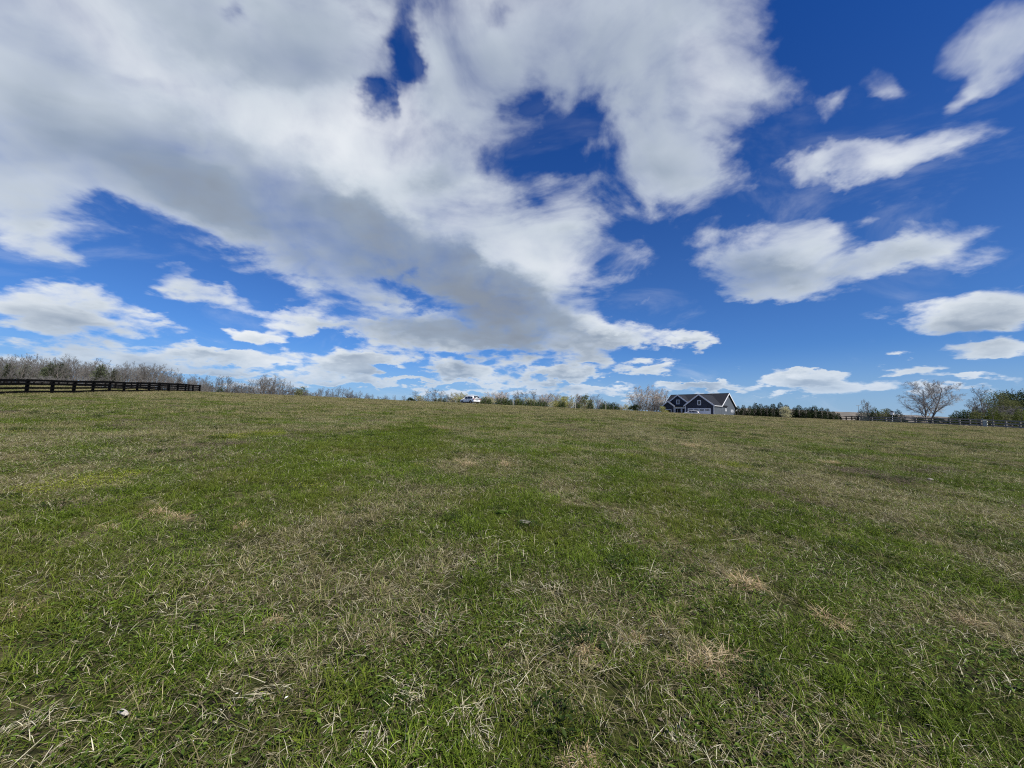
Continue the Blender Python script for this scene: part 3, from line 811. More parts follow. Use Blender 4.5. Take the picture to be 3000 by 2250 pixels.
for px in range(575, 1130, 21):
    t0 = np.interp(px, (570, 660, 800, 900, 1130), (1128, 1132, 1130, 1150, 1165))
    plant('scrub%d' % R_.randrange(3), 'bare_thicket', px+R_.uniform(-6, 6), t0+R_.uniform(-4, 6), R_.uniform(160, 182), 'low grey thicket on the skyline, '+stretch(px, SKYL), 'shrub', 'thickets along the left skyline', wide=R_.uniform(1.3, 2.0))
plant('cedar0', 'cedar_tree', 640, 1131, 150, 'small dark cedar at the foot of the bare trees past the fence corner', 'tree', None, wide=1.3)
plant('shrub0', 'leafing_tree', 880, 1131, 170, 'round olive tree alone on the left skyline', 'tree', None, wide=1.0)
plant('round', 'dark_shrub', 1202, 1164, 110, 'small dark shrub breaking the bare crest left of the white car', 'shrub', None, wide=1.5)

# mixed belt between the white car and the house
for k, px, top in (('grey', 1213, 1150), ('grey', 1254, 1148), ('grey', 1273, 1145), ('grey', 1288, 1149), ('grey', 1308, 1156), ('olive', 1330, 1156), ('olive', 1344, 1154), ('olive', 1356, 1157),
                   ('tan', 1398, 1160), ('tan', 1418, 1163), ('tan', 1446, 1152), ('tan', 1461, 1147), ('tan', 1478, 1150), ('grey', 1508, 1156), ('grey', 1521, 1153), ('grey', 1536, 1155), ('grey', 1562, 1151),
                   ('tan', 1586, 1156), ('tan', 1601, 1155), ('tan', 1613, 1158), ('olive', 1630, 1162), ('olive', 1672, 1165), ('tan', 1690, 1162), ('grey', 1700, 1160), ('grey', 1733, 1164), ('grey', 1748, 1163),
                   ('tan', 1760, 1172), ('grey', 1782, 1180), ('grey', 1800, 1182), ('tan', 1820, 1184), ('grey', 1838, 1186), ('olive', 1234, 1162), ('olive', 1435, 1168), ('olive', 1545, 1168), ('olive', 1720, 1172)):
    lab = {'grey': 'grey leafless tree of the middle belt, ', 'tan': 'tan budding tree of the middle belt, ', 'olive': 'low olive-green budding tree of the middle belt, '}[k]+stretch(px, BELT)
    plant(k+str(R_.randrange(3)), 'budding_tree' if k != 'grey' else 'bare_tree', px, top, R_.uniform(150, 190), lab, 'tree', k+' trees of the middle belt', wide=R_.uniform(1.2, 1.7))
for px, top in ((1274, 1167), (1286, 1168), (1300, 1168), (1345, 1170), (1413, 1166), (1422, 1163), (1432, 1168), (1457, 1170), (1468, 1166), (1477, 1164), (1486, 1165), (1495, 1169), (1513, 1170), (1522, 1168), (1530, 1171),
                (1546, 1174), (1556, 1171), (1565, 1173), (1573, 1175), (1581, 1171), (1590, 1172), (1597, 1176), (1643, 1174), (1650, 1178), (1690, 1178), (1729, 1178), (1764, 1180), (1773, 1177), (1786, 1181), (1797, 1179), (1808, 1183)):
    plant('cedar%d' % R_.randrange(3), 'cedar_tree', px, top-3, R_.uniform(120, 134), 'small dark cedar of the middle belt, '+stretch(px, BELT), 'tree', 'young cedars of the middle belt', wide=R_.uniform(1.1, 1.5))
for px, top, lab in ((1350, 1162, 'yellow-green bush beside the front of the white car'), (1520, 1166, 'yellow-green bush among the cedars right of the white car'), (1648, 1158, 'tall yellow-green bush midway between car and house'),
                     (1632, 1172, 'low yellow-green bush left of the tall one'), (1944, 1188, 'yellow flowering bush at the left corner of the house')):
    plant('gold', 'yellow_bush', px, top, 140 if px < 1900 else 138, lab, 'shrub', 'yellow-green bushes', wide=1.15)
plant('shrub1', 'leafing_tree', 1713, 1155, 146, 'dark olive leafing tree between the white car and the house', 'tree', None, wide=0.85)
plant('round', 'dark_shrub', 1858, 1184, 112, 'round dark evergreen shrub standing left of the house', 'shrub', None, wide=1.25)
for px, top, lab in ((1868, 1158, 'leftmost tan bare tree of the clump beside the house'), (1889, 1136, 'tallest tan bare tree of the clump beside the house'), (1905, 1145, 'slim tan bare tree behind the middle of the clump'),
                     (1921, 1141, 'second tallest tan bare tree of the clump beside the house'), (1943, 1148, 'tan bare tree of the clump nearest the house roof')):
    plant('tan%d' % R_.randrange(3), 'bare_tree', px, top, R_.uniform(160, 172), lab, 'tree', 'tan trees beside the house', wide=1.15)

px = 1205.0
while px < 1850:
    plant(('scrub%d' if R_.random() < 0.5 else 'olive%d') % R_.randrange(3), 'bare_thicket', px, np.interp(px, (1200, 1500, 1850), (1163, 1170, 1192))+R_.uniform(-4, 4), R_.uniform(142, 160),
          'low brown thicket of the middle belt, '+stretch(px, BELT), 'shrub', 'thickets of the middle belt', wide=R_.uniform(1.5, 2.3))
    px += R_.uniform(13, 22)
for px in (1870, 1898, 1915, 1938):
    plant('scrub%d' % R_.randrange(3), 'bare_thicket', px, 1180+R_.uniform(-10, 4), R_.uniform(150, 158), 'tan thicket at the foot of the bare clump beside the house', 'shrub', 'thickets beside the house', wide=1.6)
# hedge right of the house
ORD = ['first', 'second', 'third', 'fourth', 'fifth', 'sixth', 'seventh', 'eighth', 'ninth', 'tenth', 'eleventh', 'twelfth', 'thirteenth', 'fourteenth', 'fifteenth', 'sixteenth', 'seventeenth', 'eighteenth']
hedge = ((2162, 1188), (2177, 1181), (2194, 1184), (2213, 1180), (2230, 1184), (2246, 1183), (2264, 1182), (2285, 1178), (2306, 1184), (2326, 1187), (2343, 1186), (2358, 1187), (2375, 1187), (2388, 1186), (2405, 1188), (2421, 1192), (2438, 1199), (2453, 1209))
for i, (px, top) in enumerate(hedge):
    plant('cypress%d' % R_.randrange(4), 'cypress_tree', px+R_.uniform(-3, 3), top+R_.uniform(-4, 5), 120-0.06*(px-2162)+R_.uniform(-3, 3), ORD[i]+' cypress from the house in the dark green hedge', 'tree', 'cypresses of the hedge', wide=R_.uniform(0.95, 1.4))
plant('cream', 'blossoming_tree', 2301, 1184, 101, 'small cream blossoming tree in front of the dark hedge', 'tree', None, wide=1.0)

# right-hand paddock
for k, px, top, d, lab in (('blue0', 2523, 1197, 100, 'blue-green cedar behind the fence corner'), ('blue1', 2549, 1198, 102, 'slim blue-green cedar, second from the fence corner'),
                           ('cedar1', 2563, 1193, 101, 'dark pointed cedar, third from the fence corner'), ('shrub0', 2590, 1197, 103, 'brownish shrub between the cedars behind the right fence'),
                           ('blue1', 2601, 1195, 106, 'blue-green cedar just left of the white birdhouse'), ('blue0', 2630, 1198, 100, 'spreading blue-green cedar right of the white birdhouse')):
    plant(k, 'cedar_tree' if 'shrub' not in k else 'shrub', px, top, d, lab, 'tree' if 'shrub' not in k else 'shrub', 'evergreens behind the right fence', wide=1.25)
plant('grey1', 'bare_tree', 2546, 1179, 170, 'faint bare tree far behind the fence corner', 'tree', None, wide=1.3)
plant('hero', 'bare_tree', 2717, 1117, 98, 'big spreading leafless tree behind the right-hand fence', 'tree', None, wide=1.12)
for k, name, px, top, d, w, lab in (('cedar0', 'cedar_tree', 2788, 1214, 78, 1.5, 'low dark cedar right of the big leafless tree'), ('cedar2', 'cedar_tree', 2801, 1201, 80, 1.5, 'dark twin-topped cedar, left one'),
                           ('cedar1', 'cedar_tree', 2820, 1198, 80, 1.4, 'dark cedar, tallest beside the olive shrub'), ('cedar1', 'cedar_tree', 2834, 1199, 79, 1.4, 'dark cedar touching the olive shrub'),
                           ('shrub1', 'shrub', 2866, 1204, 76, 1.1, 'rounded olive shrub behind the utility cabinet'), ('cypress1', 'cedar_tree', 2858, 1190, 84, 1.0, 'dark evergreen rising behind the olive shrub'),
                           ('green0', 'evergreen', 2906, 1192, 74, 1.2, 'bright green columnar evergreen behind the right fence'), ('green1', 'evergreen', 2990, 1196, 70, 1.3, 'bright green evergreen at the right edge'),
                           ('shrub0', 'shrub', 2945, 1206, 74, 1.3, 'low brown-olive shrub between the two bright evergreens'),
                           ('vine', 'olive_tree', 2928, 1139, 88, 0.95, 'tall olive-brown tree hung with creeper at the right'), ('vine', 'olive_tree', 2955, 1165, 84, 0.9, 'lower olive-brown tree leaning against the tall one'),
                           ('bigpine', 'pine_tree', 3004, 1134, 92, 1.1, 'dark pine cut by the right edge of the view'), ('bigpine', 'pine_tree', 2946, 1137, 97, 0.7, 'dark pine top showing behind the olive-brown tree'),
                           ('grey2', 'bare_tree', 2878, 1148, 100, 1.0, 'thin leafless tree left of the olive-brown tree'), ('grey4', 'bare_tree', 2850, 1172, 104, 0.9, 'faint leafless tree left of the thin one'),
                           ('grey5', 'bare_tree', 2985, 1160, 96, 1.0, 'leafless tree between the olive-brown tree and the dark pine'), ('scrub1', 'bare_thicket', 2890, 1185, 82, 1.4, 'grey thicket beside the bright columnar evergreen'),
                           ('scrub2', 'bare_thicket', 2965, 1190, 80, 1.5, 'grey thicket left of the evergreen at the right edge')):
    plant(k, name, px, top, d, lab, 'tree' if name.endswith('tree') or name == 'evergreen' else 'shrub', None, wide=w)
for px, top in ((2642, 1226), (2690, 1222), (2735, 1222), (2755, 1225)):
    plant('round', 'dark_shrub', px, top, 90, 'low dark shrub under the big leafless tree', 'shrub', 'shrubs under the big tree', wide=1.3)

# ------------------------------------------------------------------ house
def siding(name, color, step, vertical, depth):
    m = bpy.data.materials.new(name); m.use_nodes = True
    nt = m.node_tree; b = nt.nodes['Principled BSDF']
    b.inputs['Roughness'].default_value = 0.6; b.inputs['Specular IOR Level'].default_value = 0.3
    tc = nt.nodes.new('ShaderNodeTexCoord'); sp = nt.nodes.new('ShaderNodeSeparateXYZ'); nt.links.new(tc.outputs['Object'], sp.inputs[0])
    if vertical: co = math_(nt, 'ADD', sp.outputs[0], sp.outputs[1])
    else: co = sp.outputs[2]
    fr = math_(nt, 'FRACT', math_(nt, 'DIVIDE', co, step))
    hgt = smooth(nt, fr, 0.0, 0.16, 1.0, 0.0) if vertical else fr
    n = node(nt, 'ShaderNodeTexNoise', inp={'Scale': 0.7, 'Detail': 4.0}); nt.links.new(tc.outputs['Object'], n.inputs['Vector'])
    hs = node(nt, 'ShaderNodeHueSaturation'); hs.inputs['Color'].default_value = (*color, 1)
    nt.links.new(math_(nt, 'MULTIPLY_ADD', n.outputs['Fac'], 0.4, 0.8), hs.inputs['Value'])
    nt.links.new(hs.outputs[0], b.inputs['Base Color'])
    bp = node(nt, 'ShaderNodeBump', inp={'Strength': 1.0, 'Distance': depth}); nt.links.new(hgt, bp.inputs['Height'])
    nt.links.new(bp.outputs[0], b.inputs['Normal'])
    return m
M['batten'] = siding('board_and_batten', (0.036, 0.041, 0.060), 0.4, True, 0.03)
M['lap'] = siding('lap_siding', (0.085, 0.10, 0.12), 0.18, False, 0.012)
M['shingle'] = mat('shingle', (0.018, 0.020, 0.025), 0.9, 0.15, noise=(3.0, 0.3, (0.028, 0.030, 0.037)), bump=(14.0, 0.6))
M['trim'] = mat('white_trim', (0.72, 0.73, 0.75), 0.5, 0.4)
M['glass'] = mat('window_glass', (0.012, 0.014, 0.018), 0.08, 0.6)
M['door_white'] = mat('garage_white', (0.70, 0.71, 0.72), 0.5, 0.35)
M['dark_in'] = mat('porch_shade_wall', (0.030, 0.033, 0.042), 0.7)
M['metal'] = mat('dark_metal', (0.03, 0.03, 0.032), 0.5, 0.5)
M['concrete'] = mat('concrete', (0.33, 0.32, 0.30), 0.9, 0.2, noise=(2.0, 0.2, (0.27, 0.26, 0.245)))

def build_house():
    a = math.radians(50)
    gx, gy, gz = on_ground(2092.5, 124)
    gz = height_at(2070, 1187, 127) - 3.35
    root = empty('house', (gx, gy, gz), -a)
    tag(root, 'single-storey dark navy house with three white-trimmed front gables', 'house')
    P = 0.75; E = 3.3
    def part(mb, name, m, parent=root, **kw): return mb.build(name, m, parent, **kw)
    # walls ------------------------------------------------------------
    def gable_x(y0, y1, x0, x1, h, m, name='wall', base=-1.2):            # ridge along y
        mb = MB(); xm = (x0+x1)/2; mb.prism([(x0, base), (x1, base), (x1, h), (xm, h+(x1-x0)/2*P), (x0, h)], 'y', y0, y1)
        return part(mb, name, m, fix=True)
    # main body (ridge along x)
    mb = MB(); y0, y1 = 5.6, 17.0; ym = (y0+y1)/2
    mb.prism([(y0, -1.2), (y1, -1.2), (y1, E), (ym, E+(y1-y0)/2*P), (y0, E)], 'x', -20.0, 0.0)
    part(mb, 'wall', M['lap'], fix=True)
    gable_x(0.0, 5.75, -9.4, -0.02, E, M['lap'])
    gable_x(5.35, 6.4, -19.8, -9.45, E, M['batten'])
    gable_x(4.4, 5.5, -19.97, -15.6, E, M['batten'])
    # board-and-batten skin of the garage front
    mb = MB(); mb.prism([(-9.38, -1.2), (-0.06, -1.2), (-0.06, E-0.03), (-4.71, E+4.66*P-0.03), (-9.38, E-0.03)], 'y', -0.035, -0.003)
    part(mb, 'gable_cladding', M['batten'], fix=True)
    # roofs --------------------------------------------------------------
    def roof_y(x0, x1, ya, yb, h, ov=0.35, t=0.16):                    # ridge along y
        xm = (x0+x1)/2; w = (x1-x0)/2+ov; mb = MB()
        for s in (-1, 1):
            mb.prism([(xm, h+(x1-x0)/2*P+0.05), (xm+s*w, h-ov*P+0.05), (xm+s*w, h-ov*P+0.05+t), (xm, h+(x1-x0)/2*P+0.05+t)], 'y', ya, yb)
        return part(mb, 'roof', M['shingle'], fix=True)
    mb = MB(); ov = 0.4
    for s in (-1, 1):
        w = (y1-y0)/2+ov; rz = E+(y1-y0)/2*P+0.05
        mb.prism([(ym, rz), (ym+s*w, E-ov*P+0.05), (ym+s*w, E-ov*P+0.21), (ym, rz+0.16)], 'x', -20.4, 0.4)
    main_roof = part(mb, 'roof', M['shingle'], fix=True)
    mb = MB(); mb.tube([(-14.0, 12.4, 6.2), (-14.0, 12.4, 7.55)], [0.06, 0.06], 8, cap=True); part(mb, 'vent_pipe', M['metal'], main_roof)
    mb = MB(); mb.box(-20.35, 0.35, ym-0.14, ym+0.14, E+(y1-y0)/2*P+0.16, E+(y1-y0)/2*P+0.235); part(mb, 'ridge_cap', M['shingle'], main_roof)
    roof_y(-9.4, 0.0, -0.45, 10.2, E)
    roof_y(-19.8, -9.45, 4.95, 10.8, E)
    roof_y(-19.97, -15.6, 3.95, 6.4, E)
    # white rake boards ---------------------------------------------------
    def rakes_y(x0, x1, y, h, ov=0.35):
        xm = (x0+x1)/2
        for s in (-1, 1):
            w = (x1-x0)/2+ov+0.02; mb = MB()
            zr, ze = h+(x1-x0)/2*P+0.24, h-ov*P+0.24
            mb.prism([(xm, zr), (xm+s*w, ze), (xm+s*w, ze-0.48), (xm, zr-0.48)], 'y', y-0.06, y-0.005)
            part(mb, 'rake_board', M['trim'], fix=True)
    rakes_y(-9.4, 0.0, -0.45, E); rakes_y(-19.8, -9.45, 4.95, E); rakes_y(-19.97, -15.6, 3.95, E)
    for xx in (0.405, -20.46):
        for s in (-1, 1):
            w = (y1-y0)/2+0.42; rz = E+(y1-y0)/2*P+0.24; ez = E-0.4*P+0.24; mb = MB()
            mb.prism([(ym, rz), (ym+s*w, ez), (ym+s*w, ez-0.42), (ym, rz-0.42)], 'x', xx, xx+0.055)
            part(mb, 'rake_board', M['trim'], fix=True)
    # eaves fascia
    mb = MB(); mb.box(0.30, 0.352, -0.40, 5.2, E-0.30, E-0.10); part(mb, 'fascia', M['trim'])
    mb = MB(); mb.box(-20.3, 0.3, 17.38, 17.43, E-0.35, E-0.08); part(mb, 'fascia', M['trim'])
    # corner boards
    for x0, x1, yy in ((-9.42, -9.22, -0.05), (-0.23, -0.03, -0.05), (-20.0, -19.82, 4.36), (-15.78, -15.58, 4.36)):
        mb = MB(); mb.box(x0, x1, yy-0.03, yy+0.02, -1.2, E-0.05); part(mb, 'corner_board', M['trim'])
    # windows ---------------------------------------------------------------
    def window(xc, zc, w, h, y, cols=1):
        f = MB(); t = 0.21
        f.box(xc-w/2-t, xc+w/2+t, y-0.06, y, zc+h/2, zc+h/2+t); f.box(xc-w/2-t, xc+w/2+t, y-0.06, y, zc-h/2-t, zc-h/2)
        f.box(xc-w/2-t, xc-w/2, y-0.058, y, zc-h/2, zc+h/2); f.box(xc+w/2, xc+w/2+t, y-0.058, y, zc-h/2, zc+h/2)
        wd = part(f, 'window', M['trim'])
        pw = (w-0.06*(cols-1))/cols
        for c in range(cols):
            g = MB(); g.box(xc-w/2+c*(pw+0.06), xc-w/2+c*(pw+0.06)+pw, y-0.03, y-0.012, zc-h/2, zc+h/2); part(g, 'pane', M['glass'], wd)
        for c in range(1, cols):
            g = MB(); g.box(xc-w/2+c*(pw+0.06)-0.06, xc-w/2+c*(pw+0.06), y-0.04, y-0.01, zc-h/2, zc+h/2); part(g, 'mullion', M['metal'], wd)
    window(-4.7, 4.15, 0.75, 1.25, -0.036)
    window(-14.65, 4.75, 0.75, 1.2, 5.345)
    window(-17.78, 1.1, 1.9, 1.5, 4.395, cols=2)
    def side_window(yc, zc, w, h):
        f = MB(); t = 0.22
        f.box(0.002, 0.06, yc-w/2-t, yc+w/2+t, zc+h/2, zc+h/2+t); f.box(0.002, 0.06, yc-w/2-t, yc+w/2+t, zc-h/2-t, zc-h/2)
        f.box(0.002, 0.058, yc-w/2-t, yc-w/2, zc-h/2, zc+h/2); f.box(0.002, 0.058, yc+w/2, yc+w/2+t, zc-h/2, zc+h/2)
        wd = part(f, 'window', M['trim']); g = MB(); g.box(0.004, 0.03, yc-w/2, yc+w/2, zc-h/2, zc+h/2); part(g, 'pane', M['glass'], wd)
    side_window(9.1, 2.0, 0.55, 0.45); side_window(14.3, 1.75, 1.6, 0.38)
    mb = MB(); mb.box(0.003, 0.10, 7.6, 8.2, 0.15, 0.55); part(mb, 'meter_box', M['trim'])
    # garage door -------------------------------------------------------------
    xl, xr, top = -8.35, -1.25, 2.05
    f = MB(); f.box(xl-0.2, xr+0.2, -0.10, -0.037, top, top+0.24); f.box(xl-0.2, xl, -0.098, -0.037, -0.6, top); f.box(xr, xr+0.2, -0.098, -0.037, -0.6, top)
    part(f, 'garage_frame', M['trim'])
    gd = empty('garage_door'); gd.parent = root; gd.location = (0, 0, 0)
    rows = 4; ph = (top+0.6)/rows
    for r in range(rows):
        z0 = -0.6+r*ph
        p = MB(); p.box(xl+0.01, xr-0.01, -0.066, -0.038, z0+0.012, z0+ph-0.012); part(p, 'panel', M['door_white'], gd)
    for c in range(4):
        w = (xr-xl)/4
        g = MB(); g.box(xl+c*w+0.2, xl+(c+1)*w-0.2, -0.076, -0.068, top-ph+0.14, top-0.14); part(g, 'pane', M['glass'], gd)
    # wall lamps over the garage
    for xx in (-7.2, -2.2):
        g = MB(); g.box(xx-0.1, xx+0.1, -0.25, -0.037, 2.55, 2.95); part(g, 'wall_lamp', M['metal'])
    # porch ---------------------------------------------------------------------
    mb = MB(); mb.box(-15.55, -9.45, 4.45, 4.75, 2.35, 2.95); part(mb, 'porch_beam', M['trim'])
    mb = MB(); mb.box(-15.55, -9.45, 3.95, 5.34, 3.02, 3.14); part(mb, 'porch_roof', M['shingle'])
    for xx in (-15.38, -12.85, -9.75):
        mb = MB(); mb.box(xx-0.16, xx+0.16, 4.45, 4.73, -1.0, 2.35); mb.box(xx-0.21, xx+0.21, 4.41, 4.77, -1.0, -0.05); part(mb, 'porch_column', M['trim'])
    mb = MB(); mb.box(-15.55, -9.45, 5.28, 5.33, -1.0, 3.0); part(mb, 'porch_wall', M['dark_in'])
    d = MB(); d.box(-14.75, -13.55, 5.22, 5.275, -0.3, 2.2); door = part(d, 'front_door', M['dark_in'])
    for xx in (-14.8, -13.55):
        mb = MB(); mb.box(xx-0.06, xx+0.06, 5.20, 5.275, -0.3, 2.3); part(mb, 'door_frame', M['trim'], door)
    for xx in (-12.2, -10.8):
        mb = MB(); mb.box(xx-0.07, xx+0.07, 5.20, 5.275, 0.3, 2.1); part(mb, 'window_frame', M['trim'])
    mb = MB(); mb.box(-15.55, -9.45, 4.2, 5.3, -1.1, -0.31); part(mb, 'porch_floor', M['concrete'])
    # rear porch ---------------------------------------------------------------
    mb = MB(); mb.prism([(17.0, 3.1), (20.6, 2.2), (20.6, 2.36), (17.0, 3.26)], 'x', -7.0, 0.25); part(mb, 'rear_roof', M['shingle'], fix=True)
    mb = MB(); mb.box(0.255, 0.30, 17.2, 20.6, 1.85, 2.35); part(mb, 'fascia', M['trim'])
    for yy in (20.2, 18.6):
        mb = MB(); mb.box(-0.15, 0.1, yy-0.1, yy+0.1, -1.0, 2.2); part(mb, 'rear_post', M['metal'])
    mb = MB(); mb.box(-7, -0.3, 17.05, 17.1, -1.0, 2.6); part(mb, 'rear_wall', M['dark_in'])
    return root
house = build_house()

def driveway():
    x, y, z = house.location
    a = math.radians(50); ux, uy = math.cos(a), -math.sin(a); vx, vy = math.sin(a), math.cos(a)
    mb = MB(); n = 8
    G = [[None]*(n+1) for _ in range(n+1)]
    for i in range(n+1):
        for j in range(n+1):
            lx = -10.5+10*i/n; ly = -9+8.9*j/n
            wx, wy = x+ux*lx+vx*ly, y+uy*lx+vy*ly
            zz = float(ground(wx, wy)); t = min(1, max(0, (ly+6)/6))
            G[i][j] = (wx, wy, max(zz+0.03, zz*(1-t)+(z-0.30)*t))
    for i in range(n):
        for j in range(n): mb.face((G[i][j], G[i+1][j], G[i+1][j+1], G[i][j+1]))
    tag(mb.build('driveway', M['concrete'], fix=True, smooth_=True), 'concrete parking apron in front of the garage', 'driveway', kind='structure')
driveway()

# ------------------------------------------------------------------ cars
M['tyre'] = mat('tyre', (0.012, 0.012, 0.012), 0.9, 0.2)
M['rim'] = mat('alloy_rim', (0.45, 0.45, 0.46), 0.3, 0.5, metallic=0.8)
M['car_glass'] = mat('car_glass', (0.010, 0.012, 0.014), 0.06, 0.7)
M['car_white'] = mat('car_white_paint', (0.80, 0.81, 0.82), 0.22, 0.5)
M['car_silver'] = mat('car_silver_paint', (0.42, 0.43, 0.45), 0.3, 0.5, metallic=0.3)
M['car_black'] = mat('car_black_plastic', (0.015, 0.015, 0.016), 0.6)
M['lamp_red'] = mat('tail_lamp_red', (0.22, 0.01, 0.012), 0.2, 0.6)
M['lamp_clear'] = mat('head_lamp', (0.7, 0.72, 0.74), 0.1, 0.7)
M['chrome'] = mat('dark_chrome_strip', (0.06, 0.085, 0.085), 0.25, 0.6, metallic=0.6)
M['plate'] = mat('number_plate', (0.55, 0.57, 0.60), 0.5)

def build_car(name, loc, rz, paint, label, group):
    """five-door sport utility car, nose along +x, standing on z = 0"""
    root = empty(name, loc, rz)
    tag(root, label, 'car', group)
    L, W = 4.9, 0.96
    xs = np.array([-2.45, -2.42, -2.30, -2.0, -1.5, -1.0, -0.4, 0.2, 0.62, 1.05, 1.35, 1.8, 2.2, 2.38, 2.45])
    roof = np.array([0.98, 1.08, 1.30, 1.68, 1.76, 1.79, 1.80, 1.78, 1.72, 1.40, 1.17, 1.10, 1.00, 0.88, 0.70])
    belt = np.array([0.97, 1.03, 1.08, 1.10, 1.10, 1.09, 1.08, 1.07, 1.06, 1.05, 1.04, 1.00, 0.92, 0.82, 0.66])
    bot = np.array([0.50, 0.36, 0.30, 0.27, 0.26, 0.25, 0.25, 0.25, 0.25, 0.25, 0.26, 0.27, 0.30, 0.36, 0.44])
    wid = W*np.array([0.86, 0.91, 0.95, 0.985, 1, 1, 1, 1, 1, 0.995, 0.985, 0.965, 0.92, 0.85, 0.74])
    top = wid*np.array([0.84, 0.83, 0.81, 0.79, 0.77, 0.765, 0.765, 0.765, 0.77, 0.80, 0.86, 0.86, 0.85, 0.84, 0.84])
    mb = MB(); ring = []
    for i, x in enumerate(xs):
        w, t, b, be, r = wid[i], top[i], bot[i], belt[i], max(roof[i], belt[i]+0.005)
        half = [(0.0, b), (w*0.86, b), (w*0.97, b+0.10), (w, (b+be)*0.5), (w*0.985, be), (t*1.02, r-0.10*(r-be)-0.02*0), (t*0.90, r-0.005), (t*0.5, r+0.012), (0.0, r+0.018)]
        pts = half + [(-p[0], p[1]) for p in reversed(half[1:-1])]
        ring.append([len(mb.v)+k for k in range(len(pts))])
        mb.v += [(x, p[0], p[1]) for p in pts]
    n = len(ring[0])
    for i in range(len(xs)-1):
        for k in range(n):
            mb.f.append((ring[i][k], ring[i+1][k], ring[i+1][(k+1) % n], ring[i][(k+1) % n])); mb.m.append(0)
    mb.f.append(tuple(reversed(ring[0]))); mb.f.append(tuple(ring[-1])); mb.m += [0, 0]
    body = mb.build('body', paint, root, fix=True, smooth_=True)
    md = body.modifiers.new('bevel', 'SUBSURF'); md.levels = 1; md.render_levels = 1
    # side glass
    def side(x, z):
        w = np.interp(x, xs, wid)*0.985; t = np.interp(x, xs, top)*1.02; be = np.interp(x, xs, belt); r = np.interp(x, xs, roof)
        k = (z-be)/max(0.05, 0.90*(r-be)); return w+(t-w)*k
    for s in (-1, 1):
        for x0, x1, a0, a1 in ((-2.02, -1.28, 0.0, 0.0), (-1.20, -0.32, 0, 0), (-0.24, 0.86, 0, 0.42)):
            g = MB(); pts = []
            zt0 = np.interp(x0, xs, roof)-0.20; zt1 = np.interp(x1, xs, roof)-0.20
            if x0 < -2: zt0 -= 0.02
            zb = 1.12
            poly = [(x0+ (0.16 if x0 < -2 else 0), zb), (x1, zb), (x1-a1, max(zb+0.03, np.interp(x1-a1, xs, roof)-0.17)), (x0+(0.10 if x0 < -2 else 0), zt0)]
            o = [(x, s*(side(x, z)+0.012), z) for x, z in poly]; i_ = [(x, s*(side(x, z)-0.03), z) for x, z in poly]
            g.face(o if s < 0 else o[::-1])
            for k in range(4): g.face((o[k], o[(k+1) % 4], i_[(k+1) % 4], i_[k]))
            g.build('side_window', M['car_glass'], root, fix=True)
        for (x0, x1) in ((-0.30, -0.26), (-1.26, -1.22)):
            pass
        h = MB(); h.box(-0.12, 0.14, s*0.955-0.02, s*0.955+0.03, 0.93, 0.97); h.build('door_handle', M['chrome'], root)
        h = MB(); h.box(-1.08, -0.84, s*0.955-0.02, s*0.955+0.03, 0.95, 0.99); h.build('door_handle', M['chrome'], root)
        mr = MB(); mr.prism([(0.74, 1.08), (0.94, 1.10), (0.92, 1.24), (0.78, 1.25)], 'y', s*0.93, s*1.13); mr.build('mirror', paint, root, fix=True)
        rl = MB(); rl.tube([(-1.75, s*0.66, 1.80), (-1.6, s*0.66, 1.855), (0.3, s*0.66, 1.86), (0.5, s*0.66, 1.80)], [0.02]*4, 6); rl.build('roof_rail', M['chrome'], root)
        sl = MB(); sl.box(-1.0, 1.0, s*0.93-0.02, s*0.93+0.035, 0.30, 0.42); sl.build('sill', M['car_black'], root)
        tl = MB(); tl.prism([(-2.475, 0.94), (-2.20, 0.98), (-2.14, 1.10), (-2.40, 1.12)], 'y', s*0.58, s*0.945); tl.build('tail_lamp', M['lamp_red'], root, fix=True)
        hl = MB(); hl.prism([(2.10, 0.84), (2.42, 0.76), (2.40, 0.86), (2.02, 0.96)], 'y', s*0.52, s*0.885); hl.build('headlight', M['lamp_clear'], root, fix=True)
        for wx in (-1.42, 1.46):
            wh = MB(); wh.tube([(wx, s*0.93-0.135*s, 0.36), (wx, s*0.93+0.045*s, 0.36)], [0.44, 0.44], 24, cap=True); wh.build('wheel_arch', M['car_black'], root, fix=True)
            wm = MB(); pr = [(-0.12, 0.22), (-0.12, 0.335), (-0.08, 0.362), (0.05, 0.362), (0.09, 0.335), (0.09, 0.22)]
            k = 28
            for q in range(k):
                a0, a1 = 2*math.pi*q/k, 2*math.pi*(q+1)/k
                for (p0, r0), (p1, r1) in zip(pr[:-1], pr[1:]):
                    wm.face([(wx+r0*math.cos(a0), s*(0.90+p0), 0.36+r0*math.sin(a0)), (wx+r0*math.cos(a1), s*(0.90+p0), 0.36+r0*math.sin(a1)),
                             (wx+r1*math.cos(a1), s*(0.90+p1), 0.36+r1*math.sin(a1)), (wx+r1*math.cos(a0), s*(0.90+p1), 0.36+r1*math.sin(a0))])
            wheel = empty('wheel'); wheel.parent = root
            wm.build('tyre', M['tyre'], wheel, fix=True, smooth_=True)
            rm = MB(); rm.tube([(wx, s*0.94, 0.36), (wx, s*0.972, 0.36)], [0.24, 0.235], 20, cap=True)
            for q in range(5):
                a0 = 2*math.pi*q/5; c, d = math.cos(a0), math.sin(a0)
                rm.face([(wx+0.03*-d, s*0.985, 0.36+0.03*c), (wx+0.22*c+0.03*-d, s*0.98, 0.36+0.22*d+0.03*c), (wx+0.22*c-0.03*-d, s*0.98, 0.36+0.22*d-0.03*c), (wx-0.03*-d, s*0.985, 0.36-0.03*c)])
            rm.build('rim', M['rim'], wheel)
